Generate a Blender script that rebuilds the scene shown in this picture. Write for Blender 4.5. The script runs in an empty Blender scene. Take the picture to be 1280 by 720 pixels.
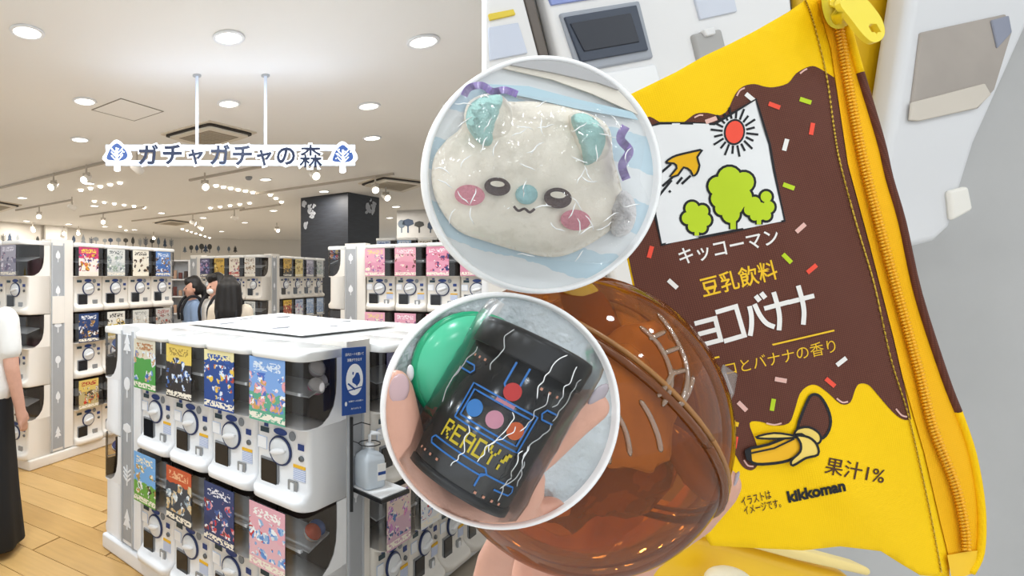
import bpy, bmesh, math, random
from mathutils import Vector, Matrix, noise
from mathutils.geometry import delaunay_2d_cdt

# ------------------------------------------------------------------ camera, world, exposure
F, CX, HY, EYE, CEIL = 675.0, 304.0, 347.0, 1.49, 2.90
sc = bpy.context.scene
C = sc.collection
cam_d = bpy.data.cameras.new('camera'); cam = bpy.data.objects.new('camera', cam_d); C.objects.link(cam)
cam.location = (0, 0, EYE); cam.rotation_euler = (math.pi/2, 0, 0)
cam_d.sensor_width = 36.0; cam_d.lens = 36.0*F/1280.0
cam_d.shift_x = (640.0-CX)/1280.0; cam_d.shift_y = (HY-360.0)/1280.0
cam_d.clip_start = 0.02; cam_d.clip_end = 100
sc.camera = cam
wd = bpy.data.worlds.new('world'); sc.world = wd; wd.use_nodes = True
wd.node_tree.nodes['Background'].inputs[0].default_value = (0.92, 0.965, 1.0, 1)
wd.node_tree.nodes['Background'].inputs[1].default_value = 1.0
sc.view_settings.view_transform = 'Standard'; sc.view_settings.look = 'None'
sc.view_settings.gamma = 1.0; sc.view_settings.use_curve_mapping = False
sc.view_settings.exposure = 0.0
LAMP_W = 10.0          # power of one ceiling downlight

def P(px, py, y):      # point seen at that spot of the photograph at distance y
    return Vector(((px-CX)/F*y, y, EYE-(py-HY)/F*y))
def onz(px, py, z):    # the same for a point at height z
    return P(px, py, (EYE-z)*F/(py-HY))

# ------------------------------------------------------------------ materials
def srgb(c):
    if isinstance(c, str):
        c = tuple(int(c[i:i+2], 16)/255 for i in (0, 2, 4))
    return tuple((x/12.92 if x <= 0.04045 else ((x+0.055)/1.055)**2.4) for x in c)+(1.0,)
class N:
    def __init__(s, name):
        s.m = bpy.data.materials.new(name); s.m.use_nodes = True
        s.t = s.m.node_tree; s.b = s.t.nodes['Principled BSDF']; s.out = s.t.nodes['Material Output']
    def n(s, typ, **kw):
        nd = s.t.nodes.new(typ)
        for k, v in kw.items(): setattr(nd, k, v)
        return nd
    def l(s, a, b): s.t.links.new(a, b)
    def math(s, op, a, b=None, clamp=False):
        nd = s.n('ShaderNodeMath', operation=op, use_clamp=clamp)
        for i, v in enumerate((a, b)):
            if v is None: continue
            if isinstance(v, (int, float)): nd.inputs[i].default_value = v
            else: s.l(v, nd.inputs[i])
        return nd.outputs[0]
    def mix(s, fac, a, b):
        nd = s.n('ShaderNodeMix', data_type='RGBA')
        for i, v in ((0, fac), (6, a), (7, b)):
            if isinstance(v, (int, float, tuple)): nd.inputs[i].default_value = v
            else: s.l(v, nd.inputs[i])
        return nd.outputs[2]
    def coord(s, kind='Object', scale=(1, 1, 1), rot=(0, 0, 0)):
        tc = s.n('ShaderNodeTexCoord'); mp = s.n('ShaderNodeMapping')
        mp.inputs['Scale'].default_value = scale; mp.inputs['Rotation'].default_value = rot
        s.l(tc.outputs[kind], mp.inputs[0]); return mp.outputs[0]
    def noise(s, vec, scale, detail=3):
        nd = s.n('ShaderNodeTexNoise'); nd.inputs['Scale'].default_value = scale; nd.inputs['Detail'].default_value = detail
        s.l(vec, nd.inputs['Vector']); return nd.outputs[0]
    def bump(s, h, strength, dist=0.002):
        nd = s.n('ShaderNodeBump'); nd.inputs['Strength'].default_value = strength; nd.inputs['Distance'].default_value = dist
        s.l(h, nd.inputs['Height']); s.l(nd.outputs[0], s.b.inputs['Normal']); return nd
_mats = {}
def mat(name, col, rough=0.5, metal=0.0, var=0.06, vscale=12.0, bump=0.0, bscale=60.0, emit=0.0, ecol=None, spec=0.5, trans=0.0):
    if name in _mats: return _mats[name]
    k = N(name); c = srgb(col)
    v = k.coord('Object'); nz = k.noise(v, vscale)
    lo = tuple(x*(1-var) for x in c[:3])+(1,); hi = tuple(min(1, x*(1+var)) for x in c[:3])+(1,)
    k.l(k.mix(nz, lo, hi), k.b.inputs['Base Color'])
    k.b.inputs['Roughness'].default_value = rough; k.b.inputs['Metallic'].default_value = metal
    k.b.inputs['Specular IOR Level'].default_value = spec
    k.b.inputs['Transmission Weight'].default_value = trans
    if bump: k.bump(k.noise(v, bscale, 2), bump)
    if emit:
        k.b.inputs['Emission Color'].default_value = srgb(ecol or col); k.b.inputs['Emission Strength'].default_value = emit
    _mats[name] = k.m; return k.m
def film(name, tint=(0.97, 0.98, 0.99), gloss=0.12, diff=0.0, dcol=(0.8, 0.8, 0.8), rough=0.06, bump=0.0, bscale=80.0):
    """clear plastic: see-through with a sharp sheen"""
    if name in _mats: return _mats[name]
    k = N(name); k.t.nodes.remove(k.b)
    tr = k.n('ShaderNodeBsdfTransparent'); tr.inputs[0].default_value = tuple(tint)+(1,)
    gl = k.n('ShaderNodeBsdfGlossy'); gl.inputs['Roughness'].default_value = rough
    df = k.n('ShaderNodeBsdfDiffuse'); df.inputs[0].default_value = tuple(dcol)+(1,)
    fr = k.n('ShaderNodeFresnel'); fr.inputs[0].default_value = 1.45
    if bump:
        bn = k.n('ShaderNodeBump'); bn.inputs['Strength'].default_value = bump; bn.inputs['Distance'].default_value = 0.004
        k.l(k.noise(k.coord('Object'), bscale, 4), bn.inputs['Height'])
        k.l(bn.outputs[0], gl.inputs['Normal']); k.l(bn.outputs[0], fr.inputs['Normal'])
    m1 = k.n('ShaderNodeMixShader'); m1.inputs[0].default_value = diff
    k.l(tr.outputs[0], m1.inputs[1]); k.l(df.outputs[0], m1.inputs[2])
    m2 = k.n('ShaderNodeMixShader')
    k.l(k.math('ADD', k.math('MULTIPLY', fr.outputs[0], 0.8), gloss*0.5, True), m2.inputs[0])
    k.l(m1.outputs[0], m2.inputs[1]); k.l(gl.outputs[0], m2.inputs[2]); k.l(m2.outputs[0], k.out.inputs[0])
    _mats[name] = k.m; return k.m

# ------------------------------------------------------------------ mesh helpers
class MB:
    def __init__(s): s.v = []; s.f = []
    def add(s, vs, fs):
        o = len(s.v); s.v += [tuple(x) for x in vs]; s.f += [tuple(i+o for i in f) for f in fs]; return s
    def box(s, a, b):
        (x0, y0, z0), (x1, y1, z1) = a, b
        return s.add([(x0,y0,z0),(x1,y0,z0),(x1,y1,z0),(x0,y1,z0),(x0,y0,z1),(x1,y0,z1),(x1,y1,z1),(x0,y1,z1)],
                     [(3,2,1,0),(4,5,6,7),(0,1,5,4),(1,2,6,5),(2,3,7,6),(3,0,4,7)])
    def loft(s, rings, cap=True):
        n = len(rings[0]); vs = [p for r in rings for p in r]; fs = []
        for k in range(len(rings)-1):
            for i in range(n):
                j = (i+1) % n; fs.append((k*n+i, k*n+j, (k+1)*n+j, (k+1)*n+i))
        if cap: fs.append(tuple(reversed(range(n)))); fs.append(tuple(range((len(rings)-1)*n, len(rings)*n)))
        return s.add(vs, fs)
    def tube(s, pts, r, n=8, cap=True):
        pts = [Vector(p) for p in pts]; rings = []
        rr = r if isinstance(r, (list, tuple)) else [r]*len(pts)
        up = None
        for i, p in enumerate(pts):
            t = (pts[min(i+1, len(pts)-1)]-pts[max(i-1, 0)]).normalized()
            if up is None: up = Vector((0, 0, 1)) if abs(t.z) < 0.9 else Vector((1, 0, 0))
            a = t.cross(up).normalized(); b = t.cross(a).normalized(); up = b if False else up
            rings.append([p+(a*math.cos(2*math.pi*k/n)+b*math.sin(2*math.pi*k/n))*rr[i] for k in range(n)])
        return s.loft(rings, cap)
    def cyl(s, p, q, r, r2=None, n=20):
        return s.tube([p, q], [r, r if r2 is None else r2], n)
    def lathe(s, prof, n=24, axis=None, origin=(0, 0, 0), cap=True):
        """prof: (radius, height) along +z; axis: direction the height runs along"""
        q = Vector((0, 0, 1)).rotation_difference(Vector(axis).normalized()) if axis is not None else None
        o = Vector(origin); rings = []
        for r, h in prof:
            ring = []
            for k in range(n):
                v = Vector((max(r, 1e-5)*math.cos(2*math.pi*k/n), max(r, 1e-5)*math.sin(2*math.pi*k/n), h))
                if q: v = q @ v
                ring.append(v+o)
            rings.append(ring)
        return s.loft(rings, cap)
    def ell(s, c, r, n=16, m=10, rot=None):
        c = Vector(c); r = (r,)*3 if isinstance(r, (int, float)) else r; rings = []
        for j in range(1, m):
            th = math.pi*j/m; ring = []
            for k in range(n):
                v = Vector((r[0]*math.sin(th)*math.cos(2*math.pi*k/n), r[1]*math.sin(th)*math.sin(2*math.pi*k/n), -r[2]*math.cos(th)))
                if rot: v = rot @ v
                ring.append(c+v)
            rings.append(ring)
        o = len(s.v); s.loft(rings, False)
        a = Vector((0, 0, -r[2])); b = -a
        if rot: a = rot @ a; b = rot @ b
        ia = len(s.v); s.v.append(tuple(c+a)); ib = len(s.v); s.v.append(tuple(c+b))
        L = o+(m-2)*n
        for k in range(n):
            j = (k+1) % n; s.f.append((ia, o+j, o+k)); s.f.append((ib, L+k, L+j))
        return s
    def prism(s, poly, d, n=None):
        """solid between a 3-D polygon and the same shifted by d"""
        d = Vector(d); a = [Vector(p) for p in poly]
        return s.loft([a, [p+d for p in a]])
    def mesh(s, name, m, smooth=False):
        me = bpy.data.meshes.new(name); me.from_pydata(s.v, [], s.f)
        bm = bmesh.new(); bm.from_mesh(me); bmesh.ops.recalc_face_normals(bm, faces=bm.faces); bm.to_mesh(me); bm.free()
        me.materials.append(m)
        if smooth: me.polygons.foreach_set('use_smooth', [True]*len(me.polygons))
        me.update(); return me
def tag(o, label=None, cat=None, group=None, kind=None):
    if label: o['label'] = label
    if cat: o['category'] = cat
    if group: o['group'] = group
    if kind: o['kind'] = kind
    return o
def link(name, me, parent=None, loc=None, rz=None, sharp=None):
    o = bpy.data.objects.new(name, me); C.objects.link(o)
    if parent: o.parent = parent
    if loc is not None: o.location = loc
    if rz is not None: o.rotation_euler = (0, 0, rz)
    return o
def ob(name, mb, m, parent=None, smooth=False, bevel=0.0, seg=2, loc=None):
    o = link(name, mb.mesh(name, m, smooth or bevel > 0), parent, loc)
    if bevel:
        b = o.modifiers.new('bevel', 'BEVEL'); b.width = bevel; b.segments = seg; b.limit_method = 'ANGLE'; b.angle_limit = 0.7
        w = o.modifiers.new('wn', 'WEIGHTED_NORMAL'); w.keep_sharp = True
    return o
def empty(name, loc=(0, 0, 0), rz=0.0):
    return link(name, None, None, loc, rz)
def struct(name, mb, m, **kw):
    o = ob(name, mb, m, **kw); o['kind'] = 'structure'; return o
def body_mesh(name, chains, voxel, m, smooth=4, clamp=None):
    """one continuous skin grown over chains of (point, radius)"""
    mb = MB()
    for ch in chains:
        for p, r in ch: mb.ell(p, r, 12, 8)
        for (p, r), (q, r2) in zip(ch, ch[1:]):
            if (Vector(p)-Vector(q)).length > 1e-5: mb.tube([p, q], [r, r2], 12)
    o = link(name, mb.mesh(name, m, True))
    md = o.modifiers.new('r', 'REMESH'); md.mode = 'VOXEL'; md.voxel_size = voxel; md.use_smooth_shade = True
    if smooth:
        sm = o.modifiers.new('s', 'SMOOTH'); sm.iterations = smooth; sm.factor = 0.5
    dg = bpy.context.evaluated_depsgraph_get()
    me = bpy.data.meshes.new_from_object(o.evaluated_get(dg)); me.name = name
    o.modifiers.clear(); o.data = me
    if not me.materials: me.materials.append(m)
    if clamp:
        for v in me.vertices: v.co = clamp(v.co)
    me.polygons.foreach_set('use_smooth', [True]*len(me.polygons))
    return o
def text2d(body, offset=0.0, res=3):
    """flat outline of a line of writing: (vertices scaled to unit line height, faces, width)"""
    cu = bpy.data.curves.new('lettering', 'FONT'); cu.body = body; cu.size = 1.0; cu.offset = offset; cu.resolution_u = res
    o = bpy.data.objects.new('lettering', cu); C.objects.link(o)
    dg = bpy.context.evaluated_depsgraph_get(); dg.update()
    me = bpy.data.meshes.new_from_object(o.evaluated_get(dg))
    vs = [(v.co.x, v.co.y) for v in me.vertices]; fs = [tuple(p.vertices) for p in me.polygons]
    bpy.data.objects.remove(o); bpy.data.curves.remove(cu); bpy.data.meshes.remove(me)
    x0 = min(v[0] for v in vs); x1 = max(v[0] for v in vs); y0 = min(v[1] for v in vs); y1 = max(v[1] for v in vs)
    return [((x-x0)/(x1-x0), (y-y0)/(y1-y0)) for x, y in vs], fs, (x1-x0)/(y1-y0)
def fill2d(poly, sp):
    """triangles filling a 2-D polygon with points every sp inside"""
    pts = []
    n = len(poly)
    for i in range(n):
        a = Vector(poly[i]); b = Vector(poly[(i+1) % n]); k = max(1, int((b-a).length/sp))
        pts += [a.lerp(b, t/k) for t in range(k)]
    nb = len(pts); xs = [p.x for p in pts]; ys = [p.y for p in pts]
    def inside(x, y):
        c = False
        for i in range(nb):
            a = pts[i]; b = pts[i-1]
            if (a.y > y) != (b.y > y) and x < (b.x-a.x)*(y-a.y)/(b.y-a.y)+a.x: c = not c
        return c
    grid = []
    y = min(ys)+sp/2; r = 0
    while y < max(ys):
        x = min(xs)+sp/2+(sp/2 if r % 2 else 0)
        while x < max(xs):
            if inside(x, y) and all((p.x-x)**2+(p.y-y)**2 > (sp*0.45)**2 for p in pts): grid.append(Vector((x, y)))
            x += sp
        y += sp*0.87; r += 1
    res = delaunay_2d_cdt(pts+grid, [], [list(range(nb))], 1, 1e-5)
    return [tuple(v) for v in res[0]], [tuple(f) for f in res[2]]
def smooth_poly(pts, k=4, closed=True):
    """Catmull-Rom through points"""
    n = len(pts); out = []
    for i in range(n if closed else n-1):
        g = lambda j: Vector(pts[j % n]) if closed else Vector(pts[max(0, min(n-1, j))])
        p0, p1, p2, p3 = g(i-1), g(i), g(i+1), g(i+2)
        for t in range(k):
            u = t/k
            out.append(tuple(0.5*((2*p1)+(p2-p0)*u+(2*p0-5*p1+4*p2-p3)*u*u+(3*p1-p0-3*p2+p3)*u**3)))
    if not closed: out.append(tuple(pts[-1]))
    return out
def ribbon(pts, w, closed=False):
    pts = [Vector(p) for p in pts]; n = len(pts); vs = []; fs = []
    for i, p in enumerate(pts):
        a = pts[(i-1) % n] if closed or i > 0 else p; b = pts[(i+1) % n] if closed or i < n-1 else p
        t = (b-a).normalized(); nn = Vector((-t.y, t.x))*w/2
        vs += [tuple(p+nn), tuple(p-nn)]
    for i in range(n if closed else n-1):
        j = (i+1) % n; fs.append((2*i, 2*i+1, 2*j+1, 2*j))
    return vs, fs
def circ(c, rx, ry=None, n=20, rot=0.0):
    ry = rx if ry is None else ry; cr, sr = math.cos(rot), math.sin(rot)
    out = []
    for k in range(n):
        a = 2*math.pi*k/n; x, y = rx*math.cos(a), ry*math.sin(a)
        out.append((c[0]+x*cr-y*sr, c[1]+x*sr+y*cr))
    return out
def rect2(c, w, h, deg):
    a = math.radians(deg); cs, sn = math.cos(a), math.sin(a)
    return [(c[0]+x*cs-y*sn, c[1]+x*sn+y*cs) for x, y in ((-w/2,-h/2),(w/2,-h/2),(w/2,h/2),(-w/2,h/2))]

M = dict(
    white=mat('white_plastic', 'EDEEF0', 0.35, var=0.03), cream=mat('ivory_plastic', 'E9E4DC', 0.4, var=0.03),
    lidw=mat('white_lid_gloss', 'F2F2F0', 0.15, var=0.02), strip=mat('grey_strip', 'A3A6AA', 0.6), trimg=mat('grey_trim', 'B9BCC0', 0.5),
    navy=mat('navy_print', '1F3A7A', 0.5), blue=mat('blue_sign', '11438E', 0.45), black=mat('black_plastic', '17181A', 0.35),
    dark=mat('dark_interior', '3A2C25', 0.7), grey=mat('grey_plastic', '8B8D90', 0.5), chrome=mat('steel', 'C8C8C8', 0.25, 1.0),
    paper=mat('paper', 'F4F2EE', 0.7, var=0.02), pale=mat('pale_blue_print', 'BFCFEA', 0.6), yel=mat('yellow_print', 'E8B52A', 0.6),
    skin=mat('skin', 'D2A08A', 0.5, var=0.1, vscale=40, bump=0.05, bscale=900), hair=mat('black_hair', '14100F', 0.55, var=0.3, vscale=60),
    treew=mat('white_tree_print', 'E9EBEE', 0.6), pure=mat('pure_white', 'FFFFFF', 0.6, var=0.0),
    lamp=mat('lamp_lens', 'FFFFFF', 0.5, emit=9.0, ecol='FFF8EA', var=0.0), case=film('clear_case', (0.86, 0.85, 0.84), 0.10),
)
# ------------------------------------------------------------------ lamps of the room
def downlight_lamp(loc, w=LAMP_W, name='downlight_lamp', col=(.85, .93, 1.0)):
    d = bpy.data.lights.new(name, 'AREA'); d.shape = 'DISK'; d.size = 0.15; d.energy = w; d.color = col if loc[1] < 4.0 else (1.0, .95, .88)
    o = link(name, d, None, loc); o['kind'] = 'helper'; return o

# ------------------------------------------------------------------ the room
A2 = Vector((0.56, 0.83)); B2 = Vector((0.83, -0.56))       # the two directions the shop is laid out along
k = N('ceiling_paint'); v = k.coord('Object')
k.l(k.mix(k.noise(v, 0.6, 2), srgb('F0EDE8'), srgb('F5F3EF')), k.b.inputs['Base Color']); k.b.inputs['Roughness'].default_value = 0.7
k.bump(k.noise(v, 120, 2), 0.03); MCEIL = k.m
struct('ceiling', MB().box((-9, -4, CEIL), (9, 24, CEIL+0.1)), MCEIL)
struct('floor', MB().box((-9, 1.3, -0.1), (9, 24, -0.012)), mat('wood_subfloor', 'BDB2A2', 0.45, var=0.12, vscale=3))
struct('floor_bounce', MB().box((-9, -4, -0.1), (9, 1.3, -0.004)), mat('pale_bounce_floor', 'EDEBE6', 0.3, var=0.05, vscale=2))  # unseen pale floor added to bounce neutral light up to the ceiling
def wood(name, c1, c2):
    k = N(name); v = k.coord('Object', (3.0, 26, 26))
    oi = k.n('ShaderNodeObjectInfo'); r = oi.outputs['Random']
    va = k.n('ShaderNodeVectorMath', operation='ADD'); k.l(v, va.inputs[0])
    cb = k.n('ShaderNodeCombineXYZ'); k.l(k.math('MULTIPLY', r, 40.0), cb.inputs[0]); k.l(cb.outputs[0], va.inputs[1])
    g = k.noise(va.outputs[0], 1.6, 5)
    base = k.mix(r, srgb(c1), srgb(c2))
    dark = k.n('ShaderNodeMix', data_type='RGBA', blend_type='MULTIPLY'); dark.inputs[0].default_value = 0.45
    k.l(base, dark.inputs[6]); k.l(k.mix(g, (0.55, 0.5, 0.42, 1), (1.15, 1.12, 1.05, 1)), dark.inputs[7])
    k.l(dark.outputs[2], k.b.inputs['Base Color']); k.b.inputs['Roughness'].default_value = 0.38; k.bump(g, 0.06); return k.m
MW = wood('oak_plank', 'C79F62', 'DCB679')
pl = MB().box((0, 0, -0.012), (1.19, 0.176, 0.0)).mesh('plank', MW)
pr = random.Random(4); floor_o = bpy.data.objects['floor']; rzB = math.atan2(B2.y, B2.x)
for r in range(-3, 26):
    off = pr.uniform(0, 1.2)
    for q in range(-5, 4):
        p = Vector((-1.3, 3.2)) + A2*(r*0.18-1.2) + B2*(q*1.2+off)
        c = p + B2*0.6
        if -3.4 < c.x < 0.3 and 1.6 < c.y < 6.2: link('plank', pl, floor_o, (p.x, p.y, 0), rzB)
# back walls
MWALL = mat('wall_paint', 'D9D3C9', 0.7, var=0.04, vscale=2)
MWALLG = mat('wall_paint_grey', '8E8B87', 0.7, var=0.06, vscale=2)
def wall(name, a, b, z0, z1, m, th=0.15):
    a, b = Vector(a), Vector(b); n = Vector((-(b-a).y, (b-a).x)).normalized()*th
    return struct(name, MB().prism([(a.x,a.y,z0),(b.x,b.y,z0),(b.x+n.x,b.y+n.y,z0),(a.x+n.x,a.y+n.y,z0)], (0, 0, z1-z0)), m)
def cp(px, py): q = P(px, py, (CEIL-EYE)*F/(HY-py)); return (q.x, q.y)
w_a, w_b, w_c = cp(-70, 270), cp(226, 297.5), cp(420, 301)
wb1 = wall('wall_back', w_a, w_b, 0, CEIL, MWALL); wb2 = wall('wall_far', w_b, w_c, 0, CEIL, MWALL)
wgr = wall('wall_grey', cp(300, 300.0), cp(400, 301.6), 2.0, CEIL-0.05, MWALLG, 0.05)
wr1 = wall('wall_side', cp(496, 263), cp(640, 258), 0, CEIL, mat('wall_paint_cool', 'CFCDC9', 0.7))
# tree shapes printed along the walls
def tree_shape(kind):
    if kind == 0: return [[(-.06,0),(.06,0),(.06,.2),(-.06,.2)], [(-.32,.15),(.32,.15),(.12,.5),(.24,.48),(0,1),(-.24,.48),(-.12,.5)]]
    if kind == 1: return [[(-.04,0),(.04,0),(.04,1),(-.04,1)]]+[[(0,h),(s*.34,h+.26),(s*.30,h+.32),(0,h+.1)] for h in (.15,.35,.55) for s in (1,-1)]
    if kind == 2: return [[(-.05,0),(.05,0),(.05,.4),(-.05,.4)], circ((0,.68), .27, .32, 14)]
    if kind == 3: return [[(-.04,0),(.04,0),(.04,.3),(-.04,.3)], [(0,.2),(.22,.42),(.2,.7),(0,1),(-.2,.7),(-.22,.42)]]
    return [[(-.05,0),(.05,0),(.05,.5),(-.05,.5)], [(-.36,.55),(0,.4),(.36,.55),(.3,.8),(0,.9),(-.3,.8)]]
def decal(name, shapes, org, ux, h, m, parent, nrm, th=0.004):
    mb = MB(); org = Vector(org); ux = Vector(ux)
    for s in shapes: mb.prism([org+ux*(x*h)+Vector((0, 0, y*h)) for x, y in s], Vector(nrm)*th)
    return ob(name, mb, m, parent)
MTR = [mat('tree_print_navy', '46546A', 0.7), mat('tree_print_grey', '9A9FA3', 0.7), mat('tree_print_slate', '6E7A86', 0.7), mat('tree_print_dark', '4A4A48', 0.7)]
tr = random.Random(7)
def wall_trees(wo, a, b, pxs, ybase, hpx):
    a, b = Vector(a), Vector(b); u = (b-a).normalized(); n = Vector((u.y, -u.x))
    for px in pxs:
        # where the ray of that column meets the wall
        s = (px-CX)/F; t = (s*a.y-a.x)/(u.x-s*u.y); w = a+u*t
        yb = ybase(px); z = EYE-(yb-HY)/F*w.y; h = hpx*tr.uniform(.75, 1.1)/F*w.y
        q = w+n*0.004
        decal('tree_print', tree_shape(tr.randrange(5)), (q.x, q.y, z), (u.x, u.y, 0), h, tr.choice(MTR), wo, (n.x, n.y, 0))
wall_trees(wb1, w_a, w_b, [4,12,22,47,62,70,78,92,104,114,120,131,138,148,157,166,175,182,190,198,206,214], lambda p: 303+(p*0.032), 12.5)
wall_trees(wb2, w_b, w_c, [223,231,239,246,252,257,262,273,286,294], lambda p: 316, 11)
wall_trees(wgr, cp(300,300), cp(400,301.6), [303,310,317,326,334,342,350,357,364,371], lambda p: 316.5, 9)
wall_trees(wr1, cp(496,263), cp(640,258), [502,510,524,538,548], lambda p: 291, 18)
for px0, px1, yy in ((57, 84, 281),):
    a, b = Vector(cp(px0, yy)), Vector(cp(px1, yy+2)); wall('trim_1', a, b, 2.2, CEIL, mat('pier_paint', 'E2DDD4', 0.7), 0.1)
# dark timber column
ca, cb_, cc = cp(376, 247.5), cp(435, 240), cp(474, 247)
k = N('black_timber'); v = k.coord('Object', (2, 2, 14)); k.l(k.mix(k.noise(v, 3, 4), srgb('191B20'), srgb('33373F')), k.b.inputs['Base Color']); k.b.inputs['Roughness'].default_value = 0.55
ca, cb_, cc = Vector(ca), Vector(cb_), Vector(cc); cd = ca+cc-cb_
col = struct('column_1', MB().prism([(p.x, p.y, 0) for p in (ca, cb_, cc, cd)], (0, 0, CEIL-0.001)), k.m)
def face_pts(a, b): u = (b-a).normalized(); return u, Vector((u.y, -u.x))
for (a, b, fr, zt) in ((ca, cb_, .1, CEIL-.05), (cb_, cc, .62, CEIL-.05), (ca, cb_, .72, 1.95)):
    u, n = face_pts(a, b); L = (b-a).length; mb = MB(); rr = random.Random(int(fr*100))
    for i in range(12):
        t = fr*L+rr.uniform(-.06, .2); z = zt-rr.uniform(0, .5)*(1-i*.03); s = rr.uniform(.03, .075)
        c0 = a+u*t+n*.003
        for sh in (circ((0, 0), s*.5, s*.9, 8, rr.uniform(0, 3)), [(x+.02, y+.02) for x, y in circ((0, 0), s*.35, s*.8, 8, rr.uniform(0, 3))]):
            mb.prism([(c0.x+u.x*x, c0.y+u.y*x, z+y) for x, y in sh], (n.x*.003, n.y*.003, 0))
    ob('leaf_print', mb, mat('leaf_print_white', 'B9BCC2', 0.7), col)

# ------------------------------------------------------------------ ceiling fittings
ring_me = MB().lathe([(.075, 0), (.092, 0), (.096, .006), (.092, .012), (.075, .012), (.075, 0)], 28, (0, 0, -1), cap=False).mesh('trim_ring', M['white'], True)
lens_me = MB().lathe([(.0, 0), (.074, 0), (.074, .006), (0, .008)], 24, (0, 0, -1)).mesh('lens', M['lamp'])
def downlight(x, y, label, group, lamp=LAMP_W, s=1.0):
    e = empty('downlight', (x, y, CEIL)); e.scale = (s, s, 1); tag(e, label, 'ceiling light', group)
    link('trim_ring', ring_me, e); link('lens', lens_me, e)
    if lamp: downlight_lamp((x, y, CEIL-0.03), lamp)
DL = [(34,39),(286,46),(529,51),(106,126),(286,129),(461,132),(100,174),(465,172),(111,229),(28,247),(332,224),(405,239),(118,257),(342,263),(306,278),(202,266),(254,272),(131,283),(495,258),(487,272),(168,287),(277,289),(86,280),(33,276)]
ORD = ['leftmost', 'middle', 'rightmost']
NUM = ['first', 'second', 'third', 'fourth', 'fifth', 'sixth', 'seventh', 'eighth', 'ninth', 'tenth', 'eleventh', 'twelfth', 'thirteenth', 'fourteenth', 'fifteenth', 'sixteenth']
for i, (px, py) in enumerate(DL):
    x, y = cp(px, py)
    if i < 3: lb = f'{ORD[i]} of the three largest round downlights in front of the hanging sign'
    elif i < 6: lb = f'{ORD[i-3]} round downlight of the second ceiling row, above the hanging sign'
    elif i < 8: lb = ['round recessed downlight just above the left end of the hanging sign', 'round recessed downlight above and right of the hanging sign'][i-6]
    else: lb = f'small far ceiling downlight, {NUM[sorted(q[0] for q in DL[8:]).index(px)]} from the left beyond the hanging sign'
    downlight(x, y, lb, 'recessed downlights', LAMP_W*1.25 if i < 8 else LAMP_W*1.9, 1.0)
for jy, y in enumerate((1.96, 0.76, -0.44, -1.64)):                 # the same rows go on above and behind the camera
    for jx, x in enumerate((-1.26, -0.084, 1.05, 2.2)):
        if x > 1 and y > 0.5: continue
        downlight(x, y, f'overhead downlight outside the picture, {NUM[jx]} of the {NUM[jy]} row', 'recessed downlights', LAMP_W*(2.3 if y > 1.5 else .5))
# access hatch
hp = [Vector(cp(*p)) for p in ((114,137),(151,122.5),(205,139),(168,151))]
hc = sum(hp, Vector((0, 0)))/4
mb = MB()
for i in range(4):
    a, b = hp[i], hp[(i+1) % 4]; ai, bi = hc+(a-hc)*.95, hc+(b-hc)*.95
    mb.prism([(p.x, p.y, CEIL-.004) for p in (a, b, bi, ai)], (0, 0, .006))
h_o = empty('access_hatch', (0, 0, 0)); tag(h_o, 'square access hatch outlined in grey in the ceiling', 'hatch')
ob('hatch_frame', mb, mat('hatch_trim', '8A8378', 0.6), h_o)
ob('hatch_panel', MB().prism([(p.x, p.y, CEIL-.003) for p in [hc+(q-hc)*.95 for q in hp]], (0, 0, .004)), MCEIL, h_o)
# air conditioning cassettes
def cassette(corners, label, n_lou=9):
    q = [Vector(cp(*p)) for p in corners]; c = sum(q, Vector((0, 0)))/4
    e = empty('air_conditioner', (c.x, c.y, CEIL)); tag(e, label, 'air conditioner', 'ceiling air conditioners')
    def sq(f, r=.18, k=4):
        pts = []
        for i in range(4):
            p, a, b = q[i], q[i-1], q[(i+1) % 4]
            for t in range(k+1):
                w = t/k; p1 = p.lerp(a, r*(1-w)**2); p2 = p.lerp(b, r*w**2); pts.append((p1+p2)/2 if 0 < t < k else (p.lerp(a, r) if t == 0 else p.lerp(b, r)))
        return [(pt-c)*f for pt in pts]
    def plate(f, z, d, r=.18): return MB().prism([(p.x, p.y, z) for p in sq(f, r)], (0, 0, d))
    ob('outer_panel', plate(1.0, -.012, .012, .05), mat('cassette_panel', 'D8CDBB', 0.5), e)
    ob('air_slot', plate(.92, -.03, .019), mat('cassette_slot', '2B241D', 0.6), e)
    ob('inner_panel', plate(.84, -.045, .03), mat('cassette_cover', 'DDD4C4', 0.5), e)
    ob('intake', plate(.62, -.047, .003, .05), mat('cassette_grille', '9C917F', 0.7), e)
    for i in range(n_lou):
        t = (i+.5)/n_lou; a = (q[0].lerp(q[1], t)-c)*.58; b = (q[3].lerp(q[2], t)-c)*.58
        w = (q[1]-q[0]).normalized()*.006
        ob('slat', MB().prism([(a.x-w.x,a.y-w.y,-.05),(a.x+w.x,a.y+w.y,-.05),(b.x+w.x,b.y+w.y,-.05),(b.x-w.x,b.y-w.y,-.05)], (0, 0, .003)), mat('cassette_slat', 'B0A592', 0.6), e)
cassette(((200,167),(262,150),(322,165),(262,183)), 'large square ceiling air conditioner behind the hanging sign')
cassette(((447,229),(478,219),(540,227),(505,239)), 'square ceiling air conditioner above the black column')
cassette(((-48,256),(-20,247),(28,256),(0,265)), 'ceiling air conditioner cut by the picture edge', 4)
cassette(((190,278),(212,273.5),(243,277.5),(222,281)), 'far flat ceiling air conditioner over the back machines', 4)
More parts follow.
